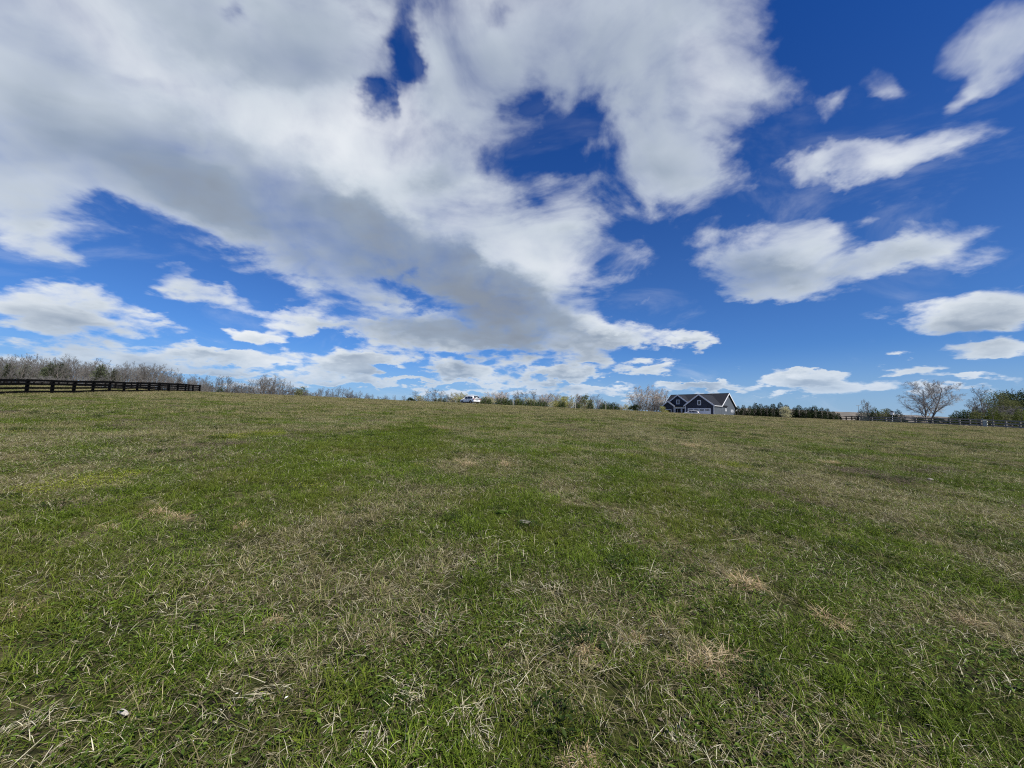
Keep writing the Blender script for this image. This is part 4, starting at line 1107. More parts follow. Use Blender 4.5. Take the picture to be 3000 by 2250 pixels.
    # rear
    def rear_x(z): return np.interp(z, [0.98, 1.08, 1.30, 1.68], [-2.45, -2.42, -2.30, -2.0])
    g = MB(); z0, z1 = 1.16, 1.60
    o = [(rear_x(z0)-0.02, -0.72, z0), (rear_x(z0)-0.02, 0.72, z0), (rear_x(z1)-0.02, 0.62, z1), (rear_x(z1)-0.02, -0.62, z1)]; i_ = [(p[0]+0.08, p[1], p[2]) for p in o]
    g.face(o[::-1])
    for k in range(4): g.face((o[k], o[(k+1) % 4], i_[(k+1) % 4], i_[k]))
    g.build('rear_window', M['car_glass'], root, fix=True)
    st = MB(); st.box(-2.50, -2.42, -0.60, 0.60, 0.96, 1.05); st.build('rear_strip', M['chrome'], root)
    pl = MB(); pl.box(-2.485, -2.45, -0.26, 0.26, 0.76, 0.90); pl.build('number_plate', M['plate'], root)
    bu = MB(); bu.box(-2.47, -2.25, -0.80, 0.80, 0.36, 0.50); bu.build('rear_bumper', M['car_black'], root)
    sp = MB(); sp.prism([(-2.28, 1.70), (-1.95, 1.735), (-1.95, 1.77), (-2.28, 1.74)], 'y', -0.62, 0.62); sp.build('spoiler', paint, root, fix=True)
    # windscreen
    g = MB(); o = [(1.13, -0.74, 1.34), (1.13, 0.74, 1.34), (0.66, 0.64, 1.70), (0.66, -0.64, 1.70)]
    o = [(x+0.05, y, z+0.03) for x, y, z in o]; i_ = [(p[0]-0.1, p[1], p[2]-0.06) for p in o]
    g.face(o)
    for k in range(4): g.face((o[k], o[(k+1) % 4], i_[(k+1) % 4], i_[k]))
    g.build('windscreen', M['car_glass'], root, fix=True)
    gr = MB(); gr.box(2.40, 2.465, -0.5, 0.5, 0.58, 0.76); gr.build('grille', M['car_black'], root)
    return root

x, y, z = on_ground(1376, 82)
build_car('parked_car', (x, y, z+0.08), math.atan2(0.72, -0.69), M['car_white'], 'white sport utility car on the crest, seen from its rear left', 'parked cars')
# the one in front of the garage
hx, hy, hz = house.location
a = math.radians(50)
lx, ly = -5.7, -3.6
build_car('parked_car', (hx+math.cos(a)*lx+math.sin(a)*ly, hy-math.sin(a)*lx+math.cos(a)*ly, hz-0.30), math.radians(180-35), M['car_silver'], 'silver car parked in front of the white garage door', 'parked cars')

# ------------------------------------------------------------------ small things by the right fence
M['cabinet'] = mat('cabinet_paint', (0.42, 0.44, 0.38), 0.6, 0.3, noise=(4.0, 0.25, (0.35, 0.37, 0.32)))
x, y, z = on_ground(2883, 66.5)
root = tag(empty('utility_cabinet', (x, y, z), 0.5), 'pale grey-green utility cabinet standing behind the right fence', 'cabinet')
mb = MB(); mb.prism([(-0.30, -0.2), (0.30, -0.2), (0.30, 1.05), (0.24, 1.15), (-0.24, 1.15), (-0.30, 1.05)], 'y', -0.22, 0.22); body = mb.build('body', M['cabinet'], root, fix=True)
mb = MB(); mb.box(-0.25, 0.25, -0.245, -0.222, 0.12, 0.98); dr = mb.build('door', M['cabinet'], root)
mb = MB(); mb.box(0.16, 0.20, -0.27, -0.247, 0.52, 0.62); mb.build('handle', M['metal'], dr)
x, y, z = on_ground(2613, 97)
root = tag(empty('birdhouse', (x, y, z), 0.3), 'white birdhouse with a dark pointed roof on a post', 'birdhouse')
zt = height_at(2613, 1203, 97)-z
mb = MB(); mb.tube([(0, 0, -0.3), (0, 0, zt-0.9)], [0.06, 0.05], 8); mb.build('post', M['trim'], root)
mb = MB(); mb.prism([(0.36*math.cos(k*math.pi/3), 0.36*math.sin(k*math.pi/3)) for k in range(6)], 'z', zt-1.0, zt-0.35); body = mb.build('body', M['trim'], root, fix=True)
mb = MB(); mb.tube([(0, -0.33, zt-0.68), (0, -0.345, zt-0.68)], [0.07, 0.07], 12, cap=True); mb.build('entrance_hole', M['metal'], body)
mb = MB(); mb.tube([(0, 0, zt-0.36), (0, 0, zt)], [0.52, 0.02], 6, cap=True); mb.build('roof', M['shingle'], root, fix=True)
M['galv'] = mat('weathered_pole', (0.22, 0.22, 0.21), 0.7)
x, y, z = on_ground(2515, 91)
zt = height_at(2515, 1187, 91)-z
root = tag(empty('pole', (x, y, z)), 'thin grey pole with a crossbar at the fence corner', 'pole')
mb = MB(); mb.tube([(0, 0, -0.3), (0.01, 0, zt)], [0.045, 0.035], 8, cap=True); mb.build('shaft', M['galv'], root)
mb = MB(); mb.box(-0.45, 0.45, -0.03, 0.03, zt-0.16, zt-0.08); mb.build('crossbar', M['galv'], root)
M['pale_wood'] = mat('pale_wood', (0.52, 0.49, 0.42), 0.8, 0.2, noise=(8.0, 0.3, (0.38, 0.35, 0.30)))
for px, py, d, h, lab in ((2713, 1215, 84, 1.5, 'pale pointed marker post in front of the big leafless tree'), (1503, 1170, 112, 1.6, 'pale wooden post among the cedars right of the white car'),
                          (1775, 1178, 116, 1.5, 'pale wooden post left of the round dark shrub'), (1686, 1180, 114, 1.3, 'pale wooden post midway between car and house')):
    x, y, z = on_ground(px, d)
    h = max(h, height_at(px, py, d)-z)
    mb = MB(); mb.prism([(-0.055, -0.055), (0.055, -0.055), (0.055, 0.055), (-0.055, 0.055)], 'z', -0.3, h-0.09)
    mb.tube([(0, 0, h-0.09), (0, 0, h)], [0.078, 0.005], 4)
    o = mb.build('marker_post', M['pale_wood'], fix=True); o.location = (x, y, z)
    tag(o, lab, 'post', 'pale marker posts')

M['dark_leaf'] = foliage_mat('dark_leaf', (0.012, 0.026, 0.004), (0.055, 0.085, 0.018), 0.15, 0.6, 0.2)
# ------------------------------------------------------------------ pasture: blades, thatch, weeds, stalks
MATS = [M['blade_green'], M['blade_dry'], M['blade_grey'], M['straw'], M['tuft'], M['weed'], M['nettle'], M['moss'], M['white_petal'], M['dark_leaf']]
GREEN, DRY, GREY, STRAW, TUFT, WEED, NETTLE, MOSS, WHITE, DARK = range(10)

class Patch:
    def __init__(self, seed): self.R = np.random.default_rng(seed); self.V, self.F, self.T, self.Mi, self.n = [], [], [], [], 0
    def clumps(self, k, rad):
        R = self.R; r = rad*np.sqrt(R.uniform(0, 1, k)); a = R.uniform(0, 2*math.pi, k)
        self.cl = (r*np.cos(a), r*np.sin(a), R.uniform(0.5, 1.7, k))
    def blades(self, n, rad, length, width, lean, bend, m, centre=(0, 0), z0=0.0, ring=False, clump=0.0, heading=None):
        """n curved tapering blades: length (lo, hi), lean from the vertical (lo, hi) radians, bend adds lean along the blade"""
        R = self.R
        r = rad*np.sqrt(R.uniform(0, 1, n)); a = R.uniform(0, 2*math.pi, n)
        base = np.stack([centre[0]+r*np.cos(a), centre[1]+r*np.sin(a), np.full(n, z0-0.004)], -1)
        az = R.uniform(0, 2*math.pi, n) if not ring else a + R.normal(0, 0.5, n)
        if heading is not None: az = np.where(R.uniform(0, 1, n) < 0.7, heading + R.normal(0, 0.45, n) + math.pi*R.integers(0, 2, n), az)
        L = R.uniform(*length, n)
        if clump:                                        # blades gather in small clumps with dark gaps between
            k = R.integers(len(self.cl[0]), size=n); on = R.uniform(0, 1, n) < clump
            base[on, 0] = (self.cl[0][k] + R.normal(0, 0.021, n))[on]; base[on, 1] = (self.cl[1][k] + R.normal(0, 0.021, n))[on]
            L = np.where(on, L*self.cl[2][k], L*0.8)
        th = R.uniform(*lean, n); bd = bend*R.uniform(0.3, 1.4, n)
        w = width*R.uniform(0.7, 1.35, n)
        side = np.stack([-np.sin(az), np.cos(az), np.zeros(n)], -1)
        tw = R.normal(0, 0.5, n)
        pts = [base]; p = base
        for k in range(3):
            t = np.minimum(th + bd*(k+0.4)/2.2, 2.3)
            p = p + (L/3)[:, None]*np.stack([np.sin(t)*np.cos(az), np.sin(t)*np.sin(az), np.cos(t)], -1)
            p = p.copy(); p[:, 2] = np.maximum(p[:, 2], 0.006)
            pts.append(p)
        sd = side*np.cos(tw)[:, None] + np.array((0, 0, 1.0))*np.sin(tw)[:, None]*0.6
        W = w[:, None]*0.5
        V = np.stack([pts[0]-sd*W*0.8, pts[0]+sd*W*0.8, pts[1]-sd*W, pts[1]+sd*W, pts[2]-sd*W*0.75, pts[2]+sd*W*0.75, pts[3]], 1).reshape(-1, 3)
        o = self.n + 7*np.arange(n)[:, None]
        self.V.append(V)
        self.F += (o+np.array((0, 1, 3, 2))).tolist() + (o+np.array((2, 3, 5, 4))).tolist() + (o+np.array((4, 5, 6))).tolist()
        self.Mi += [m]*(3*n)
        self.T.append(np.repeat(R.uniform(0, 1, n), 7)); self.n += 7*n
    def leaves(self, n, rad, size, m, zr=(0.01, 0.05), up=0.6, centre=(0, 0)):
        R = self.R
        r = rad*np.sqrt(R.uniform(0, 1, n)); a = R.uniform(0, 2*math.pi, n)
        P = np.stack([centre[0]+r*np.cos(a), centre[1]+r*np.sin(a), R.uniform(*zr, n)], -1)
        az = R.uniform(0, 2*math.pi, n); el = R.uniform(0.0, up, n)
        d = np.stack([np.cos(az)*np.cos(el), np.sin(az)*np.cos(el), np.sin(el)], -1)
        s = np.stack([-np.sin(az), np.cos(az), R.normal(0, 0.3, n)], -1)
        S = size*(0.45+1.3*R.uniform(0, 1, n)**2)[:, None]
        V = np.stack([P, P+d*S*0.45+s*S*0.21, P+d*S-np.array((0, 0, 0.15))*S, P+d*S*0.45-s*S*0.21], 1).reshape(-1, 3)
        V[:, 2] = np.maximum(V[:, 2], 0.004)
        o = self.n + 4*np.arange(n)[:, None]
        self.V.append(V); self.F += (o+np.array((0, 1, 2, 3))).tolist(); self.Mi += [m]*n
        self.T.append(np.repeat(R.uniform(0, 1, n), 4)); self.n += 4*n
    def mesh(self, name):
        me = bpy.data.meshes.new(name); me.from_pydata(np.vstack(self.V).tolist(), [], self.F)
        used = sorted(set(self.Mi))
        for u in used: me.materials.append(MATS[u])
        me.polygons.foreach_set('material_index', [used.index(i) for i in self.Mi])
        add_tint(me, np.concatenate(self.T)); me.update()
        return me

def make_patches():
    out = {}
    RAD = 0.34
    L = []
    for i in range(4):                                   # lush green
        p = Patch(300+i)
        p.clumps(34, RAD)
        p.blades(760, RAD, (0.04, 0.10), 0.0034, (0.05, 1.0), 0.9, GREEN, clump=0.85)
        p.blades(130, RAD, (0.03, 0.08), 0.0026, (0.6, 1.4), 0.5, DRY if i % 2 else GREY, clump=0.85)
        p.leaves(160, RAD, 0.020, WEED, (0.005, 0.035))
        p.blades(22, RAD, (0.03, 0.10), 0.0024, (0.5, 1.5), 0.7, STRAW, z0=0.02)
        L.append(p.mesh('lush'))
    out['lush'] = L; L = []
    for i in range(5):                                   # matted mixture
        p = Patch(320+i)
        p.clumps(34, RAD)
        p.blades(520, RAD, (0.03, 0.085), 0.0032, (0.2, 1.3), 0.8, GREEN, clump=0.85)
        p.blades(190, RAD, (0.04, 0.11), 0.0024, (0.7, 1.5), 0.6, GREY, clump=0.85)
        p.blades(80, RAD, (0.04, 0.12), 0.0025, (0.5, 1.5), 0.8, DRY, clump=0.85)
        p.leaves(330, RAD, 0.021, WEED, (0.005, 0.035))
        p.blades(48, RAD, (0.03, 0.10), 0.0024, (0.5, 1.5), 0.7, STRAW, z0=0.02)
        L.append(p.mesh('matted'))
    out['matted'] = L; L = []
    for i in range(5):                                   # dead thatch
        p = Patch(340+i)
        p.clumps(34, RAD)
        p.blades(300, RAD, (0.05, 0.14), 0.0025, (0.8, 1.52), 0.5, GREY, clump=0.85)
        p.blades(260, RAD, (0.05, 0.15), 0.0026, (0.5, 1.5), 0.9, DRY, clump=0.85)
        p.blades(300, RAD, (0.03, 0.09), 0.0032, (0.2, 1.1), 0.7, GREEN, clump=0.85)
        p.leaves(80, RAD, 0.018, NETTLE, (0.005, 0.03))
        p.blades(60, RAD, (0.03, 0.10), 0.0024, (0.5, 1.5), 0.7, STRAW, z0=0.02)
        L.append(p.mesh('thatch'))
    out['thatch'] = L; L = []
    for i in range(3):                                   # broad-leaved weeds
        p = Patch(360+i)
        p.clumps(34, RAD)
        p.leaves(620, RAD, 0.023, WEED, (0.004, 0.045), 0.8)
        p.blades(330, RAD, (0.03, 0.08), 0.0032, (0.2, 1.2), 0.8, GREEN, clump=0.85)
        p.blades(130, RAD, (0.04, 0.12), 0.0024, (0.7, 1.5), 0.6, GREY, clump=0.85)
        p.blades(40, RAD, (0.03, 0.10), 0.0024, (0.5, 1.5), 0.7, STRAW, z0=0.02)
        L.append(p.mesh('weeds'))
    out['weeds'] = L; L = []
    for i in range(4):                                   # pale stalks, standing and fallen
        p = Patch(380+i)
        p.blades(4, RAD*1.2, (0.14, 0.28), 0.0030, (1.35, 1.55), 0.05, STRAW, z0=0.03, heading=0.4)
        p.blades(3, RAD, (0.08, 0.18), 0.0028, (0.3, 1.2), 0.4, STRAW)
        p.blades(14, RAD, (0.04, 0.12), 0.0028, (0.9, 1.5), 0.5, STRAW, z0=0.03, heading=0.4)
        p.blades(12, RAD, (0.08, 0.18), 0.0024, (0.2, 0.9), 1.6, DRY)
        L.append(p.mesh('stalks'))
    out['stalks'] = L; L = []
    for i in range(2):                                   # brown-grey dead-nettle
        p = Patch(400+i)
        p.leaves(330, RAD*0.9, 0.020, NETTLE, (0.01, 0.07), 0.9)
        p.blades(150, RAD, (0.04, 0.09), 0.0026, (0.1, 1.0), 0.5, NETTLE)
        p.blades(330, RAD, (0.03, 0.08), 0.0032, (0.2, 1.2), 0.8, GREEN)
        L.append(p.mesh('nettles'))
    out['nettles'] = L; L = []
    for i in range(2):                                   # yellow-green cress and moss
        p = Patch(410+i)
        p.leaves(420, RAD*0.8, 0.017, MOSS, (0.005, 0.06), 1.0)
        p.blades(380, RAD, (0.03, 0.08), 0.0032, (0.1, 1.1), 0.6, GREEN)
        L.append(p.mesh('moss'))
    out['moss'] = L; L = []
    for i in range(3):                                   # taller bleached grass of the upper slope
        p = Patch(420+i)
        p.blades(130, RAD, (0.08, 0.20), 0.0034, (0.05, 0.9), 0.9, DRY)
        p.blades(120, RAD, (0.06, 0.16), 0.0034, (0.1, 1.2), 0.7, GREY)
        p.blades(330, RAD, (0.04, 0.10), 0.0036, (0.1, 1.0), 0.7, GREEN)
        L.append(p.mesh('tall'))
    out['tall'] = L; L = []
    for i in range(3):                                   # dark green and brown clump
        p = Patch(460+i)
        p.leaves(90, 0.14, 0.030, DARK, (0.01, 0.07), 0.9)
        p.blades(150, 0.13, (0.05, 0.12), 0.0036, (0.1, 1.0), 0.8, DARK, ring=True)
        p.blades(40, 0.15, (0.04, 0.10), 0.003, (0.3, 1.2), 0.8, NETTLE)
        L.append(p.mesh('dark'))
    out['dark'] = L; L = []
    for i in range(4):                                   # bleached tussock
        p = Patch(440+i)
        p.blades(150, 0.10, (0.07, 0.20), 0.0034, (0.1, 1.2), 1.1, DRY, ring=True)
        p.blades(60, 0.13, (0.06, 0.16), 0.0032, (0.7, 1.5), 0.6, TUFT if i == 0 else STRAW, ring=True)
        p.blades(40, 0.10, (0.06, 0.14), 0.0034, (0.1, 0.9), 0.7, GREEN)
        L.append(p.mesh('tussock'))
    out['tussock'] = L; L = []
    p = Patch(430); p.leaves(5, RAD, 0.012, WHITE, (0.05, 0.08), 0.3); p.leaves(16, RAD, 0.016, MOSS, (0.04, 0.08), 0.6); L.append(p.mesh('flowers'))
    out['flowers'] = L
    return out

# places with a character of their own: view x, y (2212 px wide frame), radius in px, kind, strength
SPOTS = [(330, 1090, 110, 'thatch', 1.0), (400, 1130, 60, 'thatch', 1.0), (160, 1180, 90, 'thatch', 0.7), (60, 950, 120, 'thatch', 0.8), (1000, 1000, 60, 'thatch', 1.0), (1100, 1003, 50, 'thatch', 0.9),
         (1600, 1235, 60, 'thatch', 0.9), (1420, 1270, 110, 'thatch', 0.7), (1200, 1270, 60, 'thatch', 0.8), (2050, 1350, 120, 'thatch', 0.8), (700, 1330, 90, 'thatch', 0.5), (1300, 1480, 90, 'thatch', 0.5),
         (1500, 960, 130, 'thatch', 0.8), (940, 930, 60, 'thatch', 0.8), (2130, 1200, 90, 'thatch', 0.6), (300, 1300, 90, 'thatch', 0.5), (1150, 1560, 110, 'thatch', 0.5), (120, 1600, 130, 'thatch', 0.5),
         (1900, 1030, 60, 'nettles', 1.0), (1700, 1080, 60, 'nettles', 0.6), (2000, 1250, 40, 'nettles', 0.7), (1260, 1270, 30, 'nettles', 0.6), (600, 1370, 60, 'nettles', 0.5), (540, 1000, 60, 'nettles', 0.6), (470, 960, 50, 'nettles', 0.6),
         (205, 1042, 60, 'moss', 1.0), (110, 1062, 50, 'moss', 0.6), (700, 1040, 40, 'moss', 0.6), (545, 940, 40, 'moss', 0.7), (2050, 1520, 35, 'moss', 0.8), (1590, 1010, 30, 'moss', 0.6), (1320, 1650, 40, 'moss', 0.5), (1250, 1440, 30, 'moss', 0.5),
         (800, 960, 160, 'lush', 1.0), (1150, 1120, 180, 'lush', 0.9), (1600, 1400, 220, 'lush', 0.9), (2050, 1580, 260, 'lush', 1.0), (260, 1420, 150, 'lush', 0.6), (700, 1480, 140, 'lush', 0.7), (1400, 1060, 140, 'lush', 0.8),
         (1700, 1120, 150, 'lush', 0.7), (300, 1270, 90, 'lush', 0.6), (1000, 1180, 90, 'lush', 0.7), (1050, 1590, 90, 'lush', 0.5), (1750, 1500, 130, 'lush', 0.8), (130, 1230, 60, 'lush', 0.6)]

def scatter():
    P = make_patches()
    coll = bpy.data.collections.new('pasture_pieces')
    names, kinds = [], {}
    for kind, meshes in P.items():
        for me in meshes:
            nm = 'piece_%02d' % len(names)
            o = bpy.data.objects.new(nm, me); coll.objects.link(o)
            kinds.setdefault(kind, []).append(len(names)); names.append(nm)
    R = np.random.default_rng(5)
    spots = []
    for (vx, vy, r, kind, w) in SPOTS:
        s = 3000/2212
        x, y, z = field_point(vx*s, vy*s)
        rx = r*s/FPX*y
        y2 = field_point(vx*s, (vy-r*0.45)*s)[1]; y1 = field_point(vx*s, min(vy+r*0.45, 1700)*s)[1]
        spots.append((x, y, rx, max(0.15, (y2-y1)/2), kind, w))
    pts, var, rot, scl = [], [], [], []
    half = math.radians(63)
    for (r0, r1, dens, sc) in ((0.5, 9, 9.0, 1.0), (9, 25, 6.0, 1.25), (25, 60, 2.2, 1.9), (60, 100, 0.9, 2.4)):
        area = half*(r1*r1-r0*r0)
        sp = 1/math.sqrt(dens); k = int(r1/sp)+2
        gx, gy = np.meshgrid(np.arange(-k, k+1)*sp, np.arange(-k, k+1)*sp)
        x = gx.ravel()+R.uniform(-0.45, 0.45, gx.size)*sp; y = gy.ravel()+R.uniform(-0.45, 0.45, gx.size)*sp
        r = np.hypot(x, y); ok = (r >= r0) & (r < r1) & (np.abs(np.arctan2(x, y)) < half)
        x, y = x[ok], y[ok]; n = len(x)
        dry = 0.38*fbm(x/6.0+3, y/6.0+8, 3) + 0.62*fbm(x/1.1+60, y/0.8+20, 3)
        dry = dry + np.clip((y-9)/40, 0, 1)*0.12
        wee = fbm(x/1.7+90, y/1.7+33, 2)
        u = R.uniform(0, 1, n)
        kind = np.full(n, 'matted', dtype=object)
        kind[(dry < 0.485) & (u < 0.7)] = 'lush'
        kind[(dry > 0.575) & (u < 0.7)] = 'thatch'
        kind[(wee > 0.54) & (u > 0.78)] = 'weeds'
        kind[(wee < 0.34) & (u < 0.25)] = 'nettles'
        kind[(u > 0.985)] = 'moss'
        tall = np.clip((y-10)/30, 0.0, 0.85)*np.clip((dry-0.40)/0.15, 0.15, 1)
        kind[R.uniform(0, 1, n) < tall*0.6] = 'tall'
        for (sx, sy, rx, ry, k, w) in spots:
            q = ((x-sx)/rx)**2 + ((y-sy)/ry)**2
            hit = R.uniform(0, 1, n) < w*np.clip(1.25-q, 0, 1)
            kind[hit] = k
        z = ground(x, y)
        pts.append(np.stack([x, y, z], -1)); scl.append(sc*R.uniform(0.8, 1.2, n))
        rot.append(R.uniform(0, 2*math.pi, n))
        var.append(np.array([kinds[k][R.integers(len(kinds[k]))] for k in kind]))
        # stalks and flowers over it
        n = int(area*min(dens, 6.0)*0.36)
        r = np.sqrt(R.uniform(r0*r0, r1*r1, n)); a = R.uniform(-half, half, n); x, y = r*np.sin(a), r*np.cos(a)
        keep = fbm(x/0.8+40, y/0.8+70, 2) > 0.40
        x, y = x[keep], y[keep]; n = len(x)
        pts.append(np.stack([x, y, ground(x, y)], -1)); scl.append(min(sc, 1.5)*R.uniform(0.7, 1.2, n)); rot.append(R.uniform(0, 2*math.pi, n))
        var.append(np.where(R.uniform(0, 1, n) < 0.07, kinds['flowers'][0], np.array(kinds['stalks'])[R.integers(len(kinds['stalks']), size=n)]))
    # tussocks of bleached grass, gathered in drifts
    for (r0, r1, dens, sc) in ((2.0, 14, 4.0, 0.6), (14, 40, 4.0, 1.0), (40, 95, 2.2, 1.6)):
        n = int(half*(r1*r1-r0*r0)*dens)
        r = np.sqrt(R.uniform(r0*r0, r1*r1, n)); a = R.uniform(-half, half, n); x, y = r*np.sin(a), r*np.cos(a)
        m = 0.5*fbm(x/5.0+31, y/3.0+12, 3)+0.5*fbm(x/1.5+7, y/1.0+91, 2)
        keep = m + 0.05*np.clip((y-8)/30, 0, 1) > R.uniform(0.54, 0.62, n)
        x, y = x[keep], y[keep]; n = len(x)
        pts.append(np.stack([x, y, ground(x, y)], -1)); scl.append(sc*R.uniform(0.6, 1.3, n)); rot.append(R.uniform(0, 2*math.pi, n))
        var.append(np.array(kinds['tussock'])[R.integers(len(kinds['tussock']), size=n)])
    # darker clumps between them
    for (r0, r1, dens, sc) in ((2.0, 14, 1.6, 0.9), (14, 40, 1.2, 1.4), (40, 95, 0.7, 2.2)):
        n = int(half*(r1*r1-r0*r0)*dens)
        r = np.sqrt(R.uniform(r0*r0, r1*r1, n)); a = R.uniform(-half, half, n); x, y = r*np.sin(a), r*np.cos(a)
        keep = 0.5*fbm(x/4.0+131, y/2.5+12, 3)+0.5*fbm(x/1.2+77, y/0.9+31, 2) > R.uniform(0.52, 0.62, n)
        x, y = x[keep], y[keep]; n = len(x)
        pts.append(np.stack([x, y, ground(x, y)], -1)); scl.append(sc*R.uniform(0.6, 1.3, n)); rot.append(R.uniform(0, 2*math.pi, n))
        var.append(np.array(kinds['dark'])[R.integers(len(kinds['dark']), size=n)])
    pts = np.vstack(pts); var = np.concatenate(var); rot = np.concatenate(rot); scl = np.concatenate(scl)
    me = bpy.data.meshes.new('pasture_grass'); me.from_pydata(pts.tolist(), [], [])
    a = me.attributes.new('piece', 'INT', 'POINT'); a.data.foreach_set('value', var.astype(np.int32))
    h = 0.3
    gx = (ground(pts[:, 0]+h, pts[:, 1])-ground(pts[:, 0]-h, pts[:, 1]))/(2*h); gy = (ground(pts[:, 0], pts[:, 1]+h)-ground(pts[:, 0], pts[:, 1]-h))/(2*h)
    nrm = np.stack([-gx, -gy, np.ones_like(gx)], -1); nrm /= np.linalg.norm(nrm, axis=1, keepdims=True)
    c, sn = np.cos(rot), np.sin(rot)
    lx, ly = c*nrm[:, 0]+sn*nrm[:, 1], -sn*nrm[:, 0]+c*nrm[:, 1]
    rv = np.stack([-np.arcsin(ly), np.arctan2(lx, nrm[:, 2]), rot], -1).astype(np.float32)     # lie along the slope
    low = np.minimum(scl, 1.0+0.25*(scl-1.0))
    a = me.attributes.new('turn', 'FLOAT_VECTOR', 'POINT'); a.data.foreach_set('vector', rv.ravel())
    a = me.attributes.new('size', 'FLOAT_VECTOR', 'POINT'); a.data.foreach_set('vector', np.stack([scl, scl, low], -1).astype(np.float32).ravel())
    ob = link('pasture_grass', me)
    tag(ob, 'short pasture grass, green and bleached, with weeds and dead stalks', 'grass', kind='stuff')
    g = bpy.data.node_groups.new('scatter_pasture', 'GeometryNodeTree')
    g.interface.new_socket('Geometry', in_out='INPUT', socket_type='NodeSocketGeometry')
    g.interface.new_socket('Geometry', in_out='OUTPUT', socket_type='NodeSocketGeometry')
    gi, go = g.nodes.new('NodeGroupInput'), g.nodes.new('NodeGroupOutput')
    ci = g.nodes.new('GeometryNodeCollectionInfo'); ci.inputs['Collection'].default_value = coll
    ci.inputs['Separate Children'].default_value = True; ci.inputs['Reset Children'].default_value = True
    ip = g.nodes.new('GeometryNodeInstanceOnPoints'); ip.inputs['Pick Instance'].default_value = True
    def attr(nm, ty):
        n = g.nodes.new('GeometryNodeInputNamedAttribute'); n.data_type = ty; n.inputs['Name'].default_value = nm
        return n.outputs['Attribute']
    g.links.new(gi.outputs[0], ip.inputs['Points']); g.links.new(ci.outputs[0], ip.inputs['Instance'])
    g.links.new(attr('piece', 'INT'), ip.inputs['Instance Index'])
    er = g.nodes.new('FunctionNodeEulerToRotation'); g.links.new(attr('turn', 'FLOAT_VECTOR'), er.inputs[0])
    g.links.new(er.outputs[0], ip.inputs['Rotation'])
    g.links.new(attr('size', 'FLOAT_VECTOR'), ip.inputs['Scale'])
    g.links.new(ip.outputs[0], go.inputs[0])
    md = ob.modifiers.new('scatter', 'NODES'); md.node_group = g
    print('grass instances', len(pts))
scatter()

# single tufts and clumps that stand out of the sward
def tuft(name, vx, vy, rpx, label, group, cat, seed, how):
    s = 3000/2212
    x, y, z = field_point(vx*s, vy*s)
    r = rpx*(1.3 if how is h_tuft else 1.0)*s/FPX*math.hypot(y, 1.2)
    p = Patch(seed); how(p, r)
    o = link(name, p.mesh(name)); o.location = (x, y, z); o.rotation_euler = (0, 0, random.uniform(0, 6.28))
    tag(o, label, cat, group)

def h_tuft(p, r):
    R = p.R
    for k in range(5):                                   # several crowns grown together, flattened by the winter
        a = R.uniform(0, 6.28); q = r*R.uniform(0.1, 0.75)
        c = (q*math.cos(a)*1.25, q*math.sin(a)*0.7)
        p.blades(70, r*0.28, (r*0.4, r*1.0), 0.0032, (0.35, 1.35), 1.4, TUFT, centre=c, ring=bool(k % 2))
        p.blades(45, r*0.45, (r*0.4, r*0.9), 0.003, (0.9, 1.5), 0.6, DRY, centre=c)
    p.blades(60, r*0.9, (r*0.4, r*0.8), 0.0034, (0.2, 1.1), 0.8, GREEN)
def h_stalk(p, r):
    h = p.R.uniform(0, 3.1)
    p.blades(2, r*0.4, (r*1.0, r*1.9), 0.0034, (0.2, 0.9), 0.3, STRAW)
    p.blades(12, r*1.1, (r*0.8, r*1.8), 0.0032, (1.25, 1.54), 0.2, STRAW, z0=0.03, heading=h)
    p.blades(40, r*1.2, (r*0.3, r*0.8), 0.0026, (0.8, 1.5), 0.6, STRAW, z0=0.02, heading=h)
    p.blades(70, r*1.2, (r*0.3, r*0.8), 0.0026, (0.7, 1.5), 0.6, DRY, heading=h)
for i, (vx, vy, r, lab) in enumerate(((1540, 1432, 46, 'largest tan dead grass tuft, in the right foreground'), (1605, 1258, 30, 'tan tuft below the brown dead-nettle patch'), (1800, 1345, 34, 'tan tuft right of the largest one'),
        (1005, 1003, 24, 'bright tan tuft in the middle of the field'), (1090, 1005, 20, 'flat tan tuft just right of the bright one'), (345, 1112, 30, 'tan tuft in the bleached strip on the left'),
        (385, 1122, 26, 'paler tuft at the right end of the bleached strip'), (25, 1336, 34, 'orange-tan tuft at the left edge'), (535, 1135, 18, 'small tan tuft right of the bleached strip'),
        (235, 1140, 16, 'small tan tuft left of the bleached strip'), (1270, 1400, 26, 'tan tuft left of the largest one'), (1370, 1378, 18, 'small upright tan tuft near the middle foreground'),
        (1500, 965, 26, 'tan tuft below the house, far up the field'), (945, 925, 22, 'tall tan tuft below the white car'), (1260, 1638, 30, 'tan tuft at the bottom edge'), (590, 1345, 18, 'small tan tuft in the left foreground'),
        (1795, 1000, 16, 'orange tuft up the field on the right'), (2100, 1345, 22, 'tan tuft in the grey thatch at the right'), (1930, 1150, 16, 'small pale tuft in the dark sward at the right'))):
    tuft('dry_grass_tuft', vx, vy, r, lab, 'tan dead grass tufts', 'grass tuft', 500+i, h_tuft)
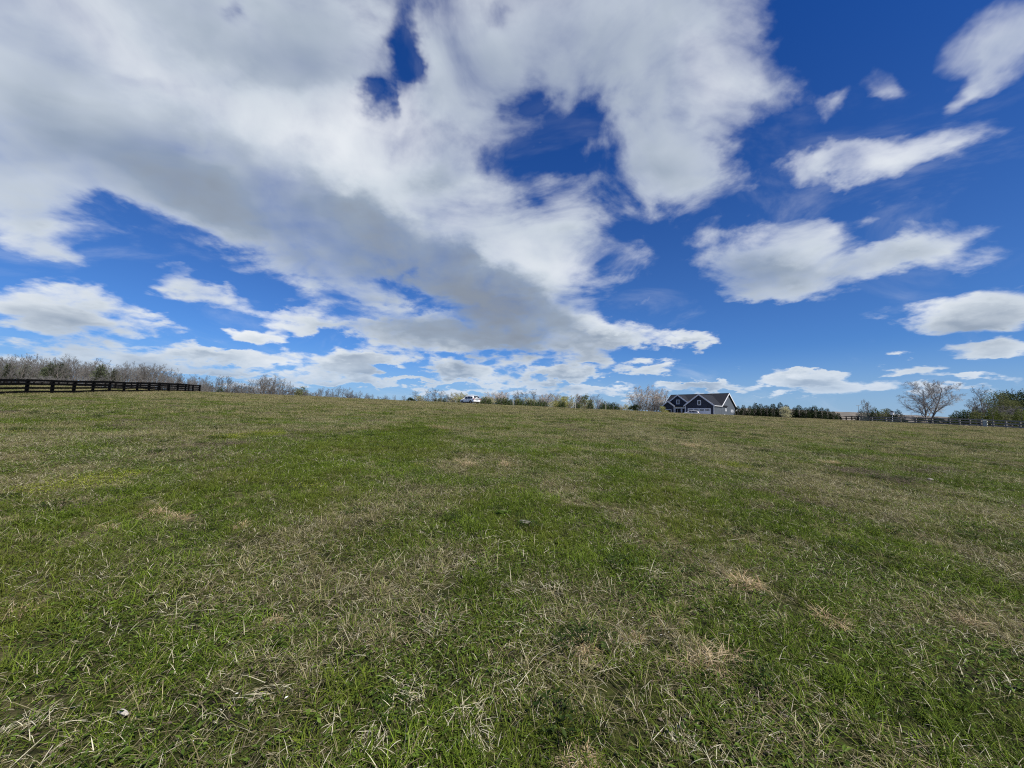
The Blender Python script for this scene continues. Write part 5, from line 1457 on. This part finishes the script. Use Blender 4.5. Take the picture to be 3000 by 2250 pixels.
for i, (vx, vy, r, lab) in enumerate(((1105, 1270, 26, 'grey dead weed stalks standing in the middle foreground'), (945, 1350, 34, 'tall split weed stalk left of the middle foreground'), (1010, 1545, 27, 'bent pale stalks low in the middle'),
        (1190, 1275, 20, 'fallen pale stalks right of the standing ones'), (1400, 1240, 26, 'slanting pale stalk above the thatch'), (800, 1600, 24, 'broken straw stalks at the bottom left of the middle'), (60, 1570, 29, 'pale crossed stalks in the bottom left corner'),
        (880, 1500, 26, 'bent straw stalks left of the low middle ones'), (1030, 1600, 27, 'crossed straw stalks at the bottom of the middle'), (1470, 1600, 20, 'pale stalks near the bottom right of the middle'), (580, 1500, 26, 'fallen stalks in the left foreground'),
        (1240, 1040, 16, 'curled pale stalks in the green middle of the field'), (2170, 1180, 18, 'hooked stalk at the right edge'))):
    tuft('dead_stalks', vx, vy, r, lab, 'dead weed stalks', 'stalks', 540+i, h_stalk)
def pebble(name, vx, vy, rpx, label, seed, col, sq=(1, 0.7, 0.45)):
    s = 3000/2212
    x, y, z = field_point(vx*s, vy*s); r = rpx*s/FPX*y
    bm = bmesh.new(); bmesh.ops.create_icosphere(bm, subdivisions=3, radius=1.0)
    R = random.Random(seed); ph = [R.uniform(0, 6) for _ in range(6)]
    for v in bm.verts:
        c = v.co; k = 1 + 0.13*math.sin(3*c.x+ph[0])*math.sin(2.5*c.y+ph[1]) + 0.10*math.sin(6*c.z+ph[2]+2*c.x) + 0.04*math.sin(13*c.x+ph[3])*math.sin(11*c.y+ph[4])
        v.co = (c.x*k*r*sq[0], c.y*k*r*sq[1], c.z*k*r*sq[2])
    me = bpy.data.meshes.new(name); bm.to_mesh(me); bm.free(); me.materials.append(col)
    me.polygons.foreach_set('use_smooth', [True]*len(me.polygons))
    o = link(name, me); o.location = (x, y, z+r*sq[2]*0.35+0.02); o.rotation_euler = (0.1, 0.05, R.uniform(-0.4, 0.4)); tag(o, label, name.replace('_', ' '))
M['rock'] = mat('pale_rock', (0.24, 0.225, 0.185), 0.9, 0.2, noise=(14.0, 0.25, (0.19, 0.175, 0.145)), bump=(40.0, 0.6))
M['chip'] = mat('bleached_wood', (0.52, 0.48, 0.41), 0.8, 0.2, noise=(20.0, 0.3, (0.40, 0.36, 0.30)), bump=(60.0, 0.5))
pebble('stone', 1135, 1131, 13, 'pale flat stone half sunk in the green grass at mid field', 3, M['rock'], (1, 0.6, 0.16))
def h_dock(p, r):
    p.leaves(60, r*0.6, r*0.55, WEED, (0.01, r*0.3), 1.0); p.leaves(120, r, r*0.2, WEED, (0.01, r*0.2), 0.9)
tuft('dark_weed', 1088, 1112, 20, 'low dark green broad-leaved weed just left of the pale stone', None, 'weed', 590, h_dock)
tuft('dark_weed', 600, 1395, 26, 'dark green leafy weed in the left foreground', None, 'weed', 591, h_dock)
pebble('stone', 2010, 1038, 6, 'small pale stone up the field on the right', 4, M['rock'], (1, 0.8, 0.4))
pebble('wood_chip', 265, 1549, 17, 'bleached wood chip lying in the left foreground', 5, M['chip'], (1, 0.28, 0.16))
